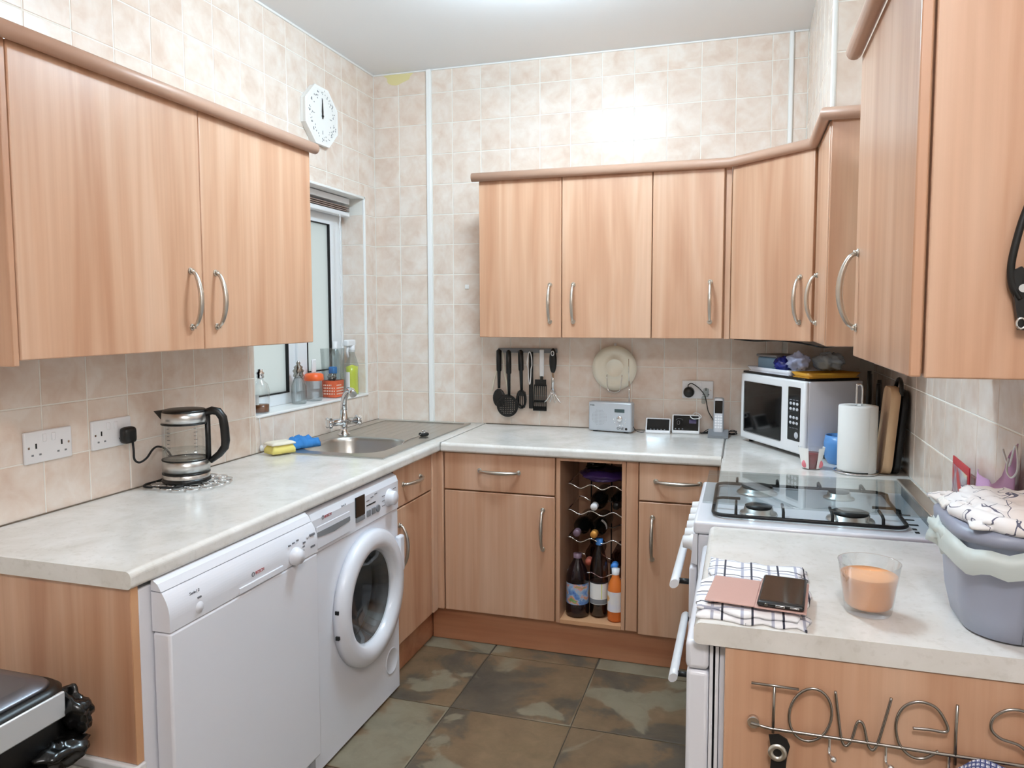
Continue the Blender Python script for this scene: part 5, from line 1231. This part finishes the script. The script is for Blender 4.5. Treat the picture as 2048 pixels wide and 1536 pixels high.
lathe_part(t, 'body', [(0.0001, 0.0), (0.044, 0.001), (0.050, 0.012), (0.050, 0.055), (0.047, 0.06), (0.047, 0.145), (0.050, 0.15), (0.047, 0.18), (0.034, 0.215), (0.017, 0.245), (0.016, 0.25)], c, 'cola', 36)
lathe_part(t, 'label_band', [(0.0485, 0.058), (0.0485, 0.148)], c, 'squash_label', 36)
lathe_part(t, 'cap', [(0.018, 0.250), (0.018, 0.268), (0.0001, 0.269)], c, 'plum_cap', 20)
c = (1.286, -0.490, zb0); t = thing('cola_bottle', 'half-empty cola bottle with blue cap and white label in the bottle rack', 'bottle', c)
lathe_part(t, 'body', [(0.0001, 0.001), (0.030, 0.001), (0.0385, 0.015), (0.0385, 0.20), (0.036, 0.23), (0.026, 0.27), (0.014, 0.305), (0.013, 0.312)], c, 'smoke_plastic', 32)
lathe_part(t, 'cola', [(0.0001, 0.002), (0.029, 0.002), (0.0372, 0.015), (0.0372, 0.06), (0.0001, 0.06)], c, 'cola', 32)
lb = lathe_part(t, 'label_band', [(0.0392, 0.060), (0.0392, 0.150)], c, 'paper_white', 32)
lathe_part(lb, 'green_stripe', [(0.0395, 0.085), (0.0395, 0.150)], c, 'lime_liquid', 4, a0=R(-64), a1=R(-60))
lathe_part(lb, 'grey_stripe', [(0.0395, 0.062), (0.0395, 0.082)], c, 'mid_grey', 32)
lathe_part(lb, 'black_stripe', [(0.0395, 0.150), (0.0395, 0.156)], c, 'black_print', 32)
lathe_part(t, 'cap', [(0.0150, 0.310), (0.0155, 0.335), (0.0001, 0.336)], c, 'blue_cap', 20)
c = (1.362, -0.520, zb0); t = thing('juice_bottle', 'orange juice bottle with white cap standing in the bottle rack', 'bottle', c)
lathe_part(t, 'body', [(0.0001, 0.001), (0.028, 0.001), (0.0335, 0.008), (0.0335, 0.130), (0.030, 0.155), (0.017, 0.185), (0.014, 0.20)], c, 'orange_juice', 32)
lathe_part(t, 'label_band', [(0.0342, 0.045), (0.0342, 0.130)], c, 'juice_label', 32)
lathe_part(t, 'cap', [(0.016, 0.198), (0.017, 0.222), (0.0001, 0.224)], c, 'white_plastic', 20)

# ------------------------------------------------------------------ near worktop
def check_mat(name, base, dark, sc, w1, w2, ay='Y'):
    m = mat(name, base, 0.95); n = N(m); tc = n.n('ShaderNodeTexCoord'); sp = n.n('ShaderNodeSeparateXYZ'); n.l(tc.outputs['Object'], sp.inputs[0])
    def line(ax, s_, w, off):
        f = n.math('FRACT', n.math('MULTIPLY_ADD', sp.outputs[ax], s_, off)); return n.math('LESS_THAN', f, w)
    l1 = n.math('MAXIMUM', line('X', sc, w1, 0.1), line(ay, sc, w1, 0.3)); l2 = n.math('MAXIMUM', line('X', sc, w2, 0.45), line(ay, sc, w2, 0.62))
    c1 = n.mix(l2, S(*base), S(178, 180, 196)); n.color(n.mix(l1, c1, S(*dark))); n.bump(n.noise(tc.outputs['Object'], 900, 2), 0.3, 0.001)
check_mat('check_cloth', (243, 242, 244), (60, 62, 74), 19.0, 0.075, 0.10)
t = thing('tea_towel', 'white checked tea towel folded under the open phone case', 'tea towel', (1.885, -2.07, WT))
part('fold', B().slab((1.888, -2.078, WT + 0.0008), 0.192, 0.318, 0.010, R(-3), 2, n=20, amp=0.003, edge=0.02), 'check_cloth', t)
part('fold', B().slab((1.880, -2.072, WT + 0.0108), 0.180, 0.300, 0.009, R(-5), 5, n=20, amp=0.004, edge=0.018), 'check_cloth', t)
zt2 = WT + 0.0245
t = thing('phone_wallet', 'rose-pink open phone wallet with a black phone on the tea towel', 'phone', (1.88, -2.12, zt2))
Mw = frame((1.797, -2.203, zt2), R(-6))
part('flap', BB(Mw).box(0.0, 0.088, 0.0, 0.140, 0.0, 0.003, bev=0.0012), 'rose_gold', t)
part('back_cover', BB(Mw).box(0.088, 0.176, -0.002, 0.158, 0.0, 0.003, bev=0.0012), 'rose_gold', t)
ph = part('phone', BB(Mw).box(0.092, 0.172, -0.001, 0.155, 0.0034, 0.0135, bev=0.005, seg=3), 'black_plastic', t)
part('screen', BB(Mw).box(0.096, 0.168, 0.010, 0.146, 0.0130, 0.0138, bev=0.0003), 'black_gloss', ph)
part('charging_port', BB(Mw).box(0.124, 0.140, -0.0015, 0.002, 0.0065, 0.0105, bev=0.001), 'chrome', ph)
part('speaker_slot', BB(Mw).box(0.148, 0.164, -0.0015, 0.002, 0.007, 0.010, bev=0.001), 'chrome', ph)
part('headphone_jack', BB(Mw).cyl((0.108, -0.0015, 0.0085), (0.108, 0.002, 0.0085), 0.003, n=12), 'chrome', ph)
c = (2.087, -2.108, WT + 0.0005); t = thing('tumbler', 'glass tumbler of cloudy orange drink on the near worktop', 'glass', c)
part('glass', B().lathe([(0.0001, 0.0005), (0.038, 0.0005), (0.0405, 0.004), (0.0535, 0.094), (0.0545, 0.0955), (0.0525, 0.0945), (0.041, 0.018), (0.036, 0.012), (0.0001, 0.011)], c, n=48), 'glass', t)
part('drink', B().lathe([(0.0001, 0.0125), (0.036, 0.0125), (0.0405, 0.018), (0.0470, 0.060), (0.0490, 0.0715), (0.036, 0.068), (0.018, 0.072), (0.0001, 0.069)], c, n=48), 'orange_wax', t)
# grey tub with liner and lid
X0t, X1t, Y0t, Y1t = 2.213, 2.400, -2.224, -1.960
t = thing('food_waste_tub', 'grey plastic tub with lid and pale liner on the near worktop', 'tub', (2.29, -2.03, WT))
def shell(levels, m, name, cap0=True, cap1=False, wob=0.0):
    b = B(); rg = []
    for ins, z, r in levels:
        rr_ = rrect(X0t + ins, X1t - max(ins, 0.0), Y0t + ins, Y1t - ins, min(r, 0.08), 10)
        rg.append([b._v((x, y, z + wob * noise.noise((x * 22, y * 22, z * 9)))) for x, y in rr_])
    for a, c_ in zip(rg, rg[1:]):
        for k in range(len(a)): b._f([a[k], a[(k + 1) % len(a)], c_[(k + 1) % len(a)], c_[k]], True)
    if cap0: b._f(rg[0][::-1])
    if cap1: b._f(rg[-1])
    return part(name, b, m, t)
shell([(0.034, WT + 0.0005, 0.06), (0.024, WT + 0.004, 0.07), (0.013, WT + 0.05, 0.085), (0.005, WT + 0.15, 0.09), (0.003, WT + 0.168, 0.09)], 'tub_grey', 'body')
shell([(0.003, WT + 0.160, 0.09), (-0.006, WT + 0.170, 0.095), (-0.012, WT + 0.150, 0.1), (-0.007, WT + 0.124, 0.095)], 'liner_bag', 'liner', False, wob=0.014)
shell([(-0.005, WT + 0.170, 0.095), (-0.006, WT + 0.186, 0.095), (0.004, WT + 0.194, 0.09), (0.05, WT + 0.196, 0.05)], 'lid_grey', 'lid', True, True)
b = B().blob((2.224, -2.075, WT + 0.150), (0.026, 0.055, 0.030), 6, 0.7, 1.8)
part('liner_knot', b, 'liner_bag', t)
m = mat('printed_cloth', (240, 236, 236), 0.95); n = N(m); tc = n.n('ShaderNodeTexCoord')
q1 = n.noise(tc.outputs['Object'], 24, 1, 0.3, 0.4); q2 = n.noise(tc.outputs['Object'], 13, 1, 0.3, 0.2)
ln = n.math('LESS_THAN', n.math('ABSOLUTE', n.math('SUBTRACT', q1, 0.5)), 0.009)
ln2 = n.math('LESS_THAN', n.math('ABSOLUTE', n.math('SUBTRACT', q2, 0.55)), 0.006)
n.color(n.mix(n.math('MAXIMUM', ln, ln2), n.ramp(q2, [(0.4, S(248, 247, 248)), (0.62, S(246, 238, 234))]), S(104, 104, 122)))
zl = WT + 0.197
t = thing('tea_towel', 'line-printed tea towel heaped on the lid of the grey tub', 'tea towel', (2.29, -2.05, zl))
part('fold', B().slab((2.306, -2.090, zl), 0.172, 0.240, 0.012, R(4), 3, n=22, amp=0.006, edge=0.02), 'printed_cloth', t)
part('fold', B().slab((2.308, -2.095, zl + 0.010), 0.158, 0.215, 0.012, R(8), 8, n=22, amp=0.008, edge=0.02), 'printed_cloth', t)
part('fold', B().slab((2.318, -2.085, zl + 0.019), 0.142, 0.185, 0.011, R(-6), 12, n=20, amp=0.008, edge=0.02), 'printed_cloth', t)
part('fold', B().tube(smooth([(2.222, -2.10, zl + 0.008), (2.240, -2.175, zl + 0.012), (2.280, -2.215, zl + 0.008), (2.34, -2.226, zl + 0.010), (2.39, -2.215, zl + 0.012)]), [0.012] + [0.015] * 22 + [0.016] * 2, 12, flat=0.8), 'printed_cloth', t)
b = B()
for k in range(7): b.tube([(2.240, -2.030 - 0.007 * k, zl + 0.010), (2.222 - 0.001 * k, -2.034 - 0.006 * k, zl + 0.012 - 0.001 * k), (2.212, -2.038 - 0.006 * k, zl + 0.006 - 0.001 * k)], 0.0038, 6)
part('fringe', b, 'paper_white', t)
t = thing('greeting_card', 'red-edged greeting card standing against the right wall', 'card', (2.38, -1.53, WT))
cy_ = lambda u: -1.46 - 0.135 * u
b = B(); b.prism([(-1.465, WT + 0.001), (-1.605, WT + 0.001), (-1.600, 1.086), (-1.455, 1.092)], 'x', 2.374, 2.377); part('card', b, 'red_card', t)
m = mat('card_picture', (200, 180, 170), 0.6); n = N(m); v = n.coords((1, 1, 1), rnd=False)
n.color(n.ramp(n.noise(v, 12, 2, 0.5, 1.0), [(0.35, S(190, 70, 66)), (0.47, S(150, 120, 130)), (0.55, S(190, 190, 190)), (0.68, S(226, 206, 150))]))
b = B(); b.prism([(-1.470, WT + 0.01), (-1.595, WT + 0.01), (-1.590, 1.066), (-1.462, 1.074)], 'x', 2.3725, 2.3738); part('picture', b, 'card_picture', t)
t = thing('face_mask', 'mauve fabric face mask with white ear loops by the right wall', 'mask', (2.38, -1.73, WT))
b = B(); rows_ = []
for i in range(13):
    u = i / 12; y_ = -1.600 - 0.27 * u; top = 1.086 - 0.008 * math.sin(u * math.pi) + 0.105 * max(0, u - 0.55) / 0.45; rows_.append([b._v((2.394 - 0.010 * abs(math.sin(9 * u)) - 0.005 * (5 - j) * 0.4, y_, 0.925 + (top - 0.925) * (j / 5))) for j in range(6)])
for i in range(12):
    for j in range(5): b._f([rows_[i][j], rows_[i + 1][j], rows_[i + 1][j + 1], rows_[i][j + 1]], True)
mk_ = part('fabric', b, 'mauve_cloth', t); md = mk_.modifiers.new('thickness', 'SOLIDIFY'); md.thickness = 0.002
part('ear_loop', B().tube(smooth([(2.375, -1.865, 1.160), (2.37, -1.875, 1.135), (2.37, -1.905, 1.128), (2.37, -1.935, 1.150), (2.37, -1.925, 1.190), (2.375, -1.895, 1.185), (2.375, -1.87, 1.145), (2.375, -1.845, 1.158), (2.375, -1.830, 1.172)]), 0.002, 6), 'white_plastic', t)

# ------------------------------------------------------------------ wire towel rack and things hung on the ends
yt = -2.256
def TP(px, py):  # point on the rack plane, measured as (x, z)
    return (1.884 + (px - 1505) * 0.000785 - 0.00000003 * (px - 1505) ** 2 * 1.0, yt, 0.805 - (py - 1362) * 0.000855 + (px - 1505) * 0.000125)
t = thing('towel_rack', 'wire rack spelling towels fixed to the wooden end panel', 'rack', (2.1, -2.245, 0.72))
def wire(name, pp, r=0.0025, sm=True, closed=False):
    P = [TP(*q) for q in pp]; part(name, B().tube(smooth(P) if sm else P, r, 8, closed=closed), 'wire_metal', t)
wire('letter_t', [(1502, 1361), (1602, 1376)], sm=False); wire('letter_t', [(1551, 1370), (1550, 1468)], sm=False)
wire('letter_o', [(1627 + 44 * math.cos(q) + 2 * math.sin(q), 1430 - 55 * math.sin(q)) for q in [2 * math.pi * k / 28 for k in range(28)]], sm=False, closed=True)
wire('letter_w', [(1677, 1381), (1684, 1430), (1692, 1480), (1702, 1494), (1713, 1480), (1722, 1448), (1730, 1444), (1737, 1455), (1746, 1492), (1756, 1502), (1765, 1488), (1778, 1440), (1789, 1396)])
wire('letter_e', [(1833, 1457), (1866, 1460), (1898, 1464), (1896, 1445), (1875, 1415), (1842, 1404), (1813, 1415), (1800, 1445), (1806, 1485), (1828, 1512), (1856, 1518), (1884, 1503)])
wire('letter_l', [(1917, 1411), (1916, 1470), (1917, 1530)], sm=False)
wire('letter_s', [(2056, 1440), (2040, 1424), (2010, 1422), (1986, 1436), (1982, 1458), (2000, 1477), (2034, 1490), (2052, 1510), (2044, 1540), (2010, 1552)])
wire('rail', [(1502, 1447), (1530, 1455), (1545, 1459), (1700, 1481), (1900, 1510), (2060, 1533), (2140, 1545)], 0.0030, sm=False)
part('rail_foot', B().cyl(TP(1508, 1447), Vector(TP(1508, 1447)) + Vector((0, 0.011, 0)), 0.010, n=16), 'chrome', t)
for px, py in ((1668, 1478), (1782, 1494), (1905, 1510)):
    p0 = Vector(TP(px, py)); part('hook', B().tube(smooth([p0, p0 + Vector((0, 0, -0.015)), p0 + Vector((0, -0.004, -0.026)), p0 + Vector((0.004, -0.016, -0.028))]), 0.0024, 8).sphere(p0 + Vector((0.005, -0.018, -0.027)), 0.0055, 12, 8), 'chrome', t)
t = thing('leather_strap', 'black leather strap with a metal eyelet hung on the towel rack', 'strap', TP(1560, 1470))
b = B(); poly = [TP(*q) for q in [(1541, 1468), (1562, 1467), (1580, 1478), (1586, 1492), (1580, 1515), (1578, 1545), (1584, 1590), (1540, 1590), (1545, 1545), (1548, 1505)]]
b.prism([(p[0], p[2]) for p in poly], 'y', yt - 0.0085, yt - 0.0045); part('strap', b, 'leather', t)
pe = TP(1560, 1505); part('eyelet', B().lathe([(0.007, 0), (0.009, -0.003), (0.014, -0.003), (0.016, 0.0)], (pe[0], yt - 0.0085, pe[2]), 'y', 24), 'nickel', t)
check_mat('gingham', (240, 241, 246), (70, 78, 126), 150.0, 0.34, 0.30, 'Z')
b = B(); rows_ = []
for i in range(15):
    u = i / 14; px_ = 1885 + 150 * u; top_ = 1536 - 20 * math.sin(math.pi * u) ** 0.6; p0 = TP(px_, top_)
    rows_.append([b._v((p0[0], yt - 0.014 - 0.010 * math.sin(9 * u + 0.5 * j), p0[2] - 0.05 * j)) for j in range(7)])
for i in range(14):
    for j in range(6): b._f([rows_[i][j], rows_[i + 1][j], rows_[i + 1][j + 1], rows_[i][j + 1]], True)
o_ = solo('hand_towel', b, 'gingham', 'blue gingham hand towel hanging from the towel rack', 'towel', (2.23, yt - 0.014, 0.5)); md = o_.modifiers.new('thickness', 'SOLIDIFY'); md.thickness = 0.002
# shears on the wall cabinet end
ys_ = -2.275
PS = lambda px, py: (2.245 + (px - 2015) * 0.00083, ys_, 1.504 - (py - 560) * 0.00077)
t = thing('kitchen_shears', 'black riveted kitchen shears hanging on the cabinet end', 'shears', PS(2035, 570))
part('handle_loop', B().tube(smooth([PS(2030, 600), PS(2018, 575), PS(2014, 540), PS(2018, 500), PS(2030, 440), PS(2048, 385), PS(2075, 345), PS(2105, 380), PS(2108, 450), PS(2090, 520), PS(2060, 560), PS(2040, 590)]), 0.0055, 10), 'black_plastic', t)
part('handle_loop', B().tube(smooth([PS(2034, 580), PS(2040, 545), PS(2058, 480), PS(2080, 420)]), 0.0055, 10), 'black_plastic', t)
b = B(); b.prism([(p[0], p[2]) for p in (PS(2014, 545), PS(2030, 535), PS(2052, 560), PS(2054, 662), PS(2030, 660), PS(2022, 610))], 'y', ys_ - 0.004, ys_ + 0.006); part('jaw', b, 'black_plastic', t)
part('rivet', B().cyl(PS(2033, 578), Vector(PS(2033, 578)) + Vector((0, -0.007, 0)), 0.0062, n=16), 'chrome', t)
part('rivet', B().tube([Vector(PS(2032, 647)) + Vector((0.006 * math.cos(q), -0.006, 0.008 * math.sin(q))) for q in [2 * math.pi * k / 16 for k in range(16)]], 0.0018, 6, closed=True), 'chrome', t)
part('hook', B().tube([PS(2075, 345), Vector(PS(2075, 340)) + Vector((0, 0.010, 0))], 0.003, 8), 'chrome', t)

# ------------------------------------------------------------------ bin
t = thing('kitchen_bin', 'steel and black pedal bin with black liner beside the end panel', 'bin', (0.38, -2.62, 0))
bx0, bx1, by0, by1 = 0.215, 0.545, -2.83, -2.425
def ring_at(ins, z, r): return [(x, y, z) for x, y in rrect(bx0 + ins, bx1 - ins, by0 + ins, by1 - ins, r, 8)]
def loft(levels, capb=True, capt=True):
    b = B(); rg = [[b._v(p) for p in ring_at(*l)] for l in levels]
    for a, c_ in zip(rg, rg[1:]):
        for k in range(len(a)): b._f([a[k], a[(k + 1) % len(a)], c_[(k + 1) % len(a)], c_[k]], True)
    if capb: b._f(rg[0][::-1])
    if capt: b._f(rg[-1])
    return b
part('body', loft([(0.02, 0.001, 0.06), (0.012, 0.02, 0.06), (0.010, 0.555, 0.06)]), 'bin_steel', t)
part('collar', loft([(0.008, 0.556, 0.06), (0.0, 0.57, 0.06), (0.0, 0.690, 0.06), (0.012, 0.700, 0.05)]), 'black_plastic', t)
part('lid', loft([(0.018, 0.7005, 0.05), (0.022, 0.706, 0.05), (0.05, 0.713, 0.04)]), 'dark_grey', t).data.materials[0] = mat('lid_steel', (120, 120, 126), 0.35, 0.8)
part('front_plate', B().box(bx1 - 0.004, bx1 + 0.004, by0 + 0.05, by1 - 0.030, 0.636, 0.690, bev=0.003), 'satin_metal', t)
b = B().blob((0.520, -2.425, 0.628), (0.055, 0.030, 0.050), 3, 0.45, 1.3, n=40, m=24).blob((0.545, -2.470, 0.572), (0.042, 0.055, 0.030), 7, 0.45, 1.3, n=40, m=24).blob((0.552, -2.58, 0.560), (0.022, 0.075, 0.022), 9, 0.45, 1.5, n=40, m=24).blob((0.552, -2.70, 0.552), (0.020, 0.080, 0.020), 12, 0.45, 1.5, n=40, m=24)
part('bin_liner', b, 'bin_bag', t)

# cable clipped under the corner cabinets
solo('cabinet_cable', B().tube(smooth([(1.82, -0.300, ZB + 0.0008), (1.90, -0.375, ZB - 0.004), (1.98, -0.450, ZB + 0.0005), (2.05, -0.515, ZB - 0.004), (2.10, -0.565, ZB - 0.012), (2.14, -0.62, ZB - 0.018), (2.20, -0.70, ZB - 0.006), (2.30, -0.80, ZB + 0.0005)]), 0.003, 6), 'black_rubber', 'thin black cable sagging under the corner wall cabinet', 'cable', (2.0, -0.5, ZB))
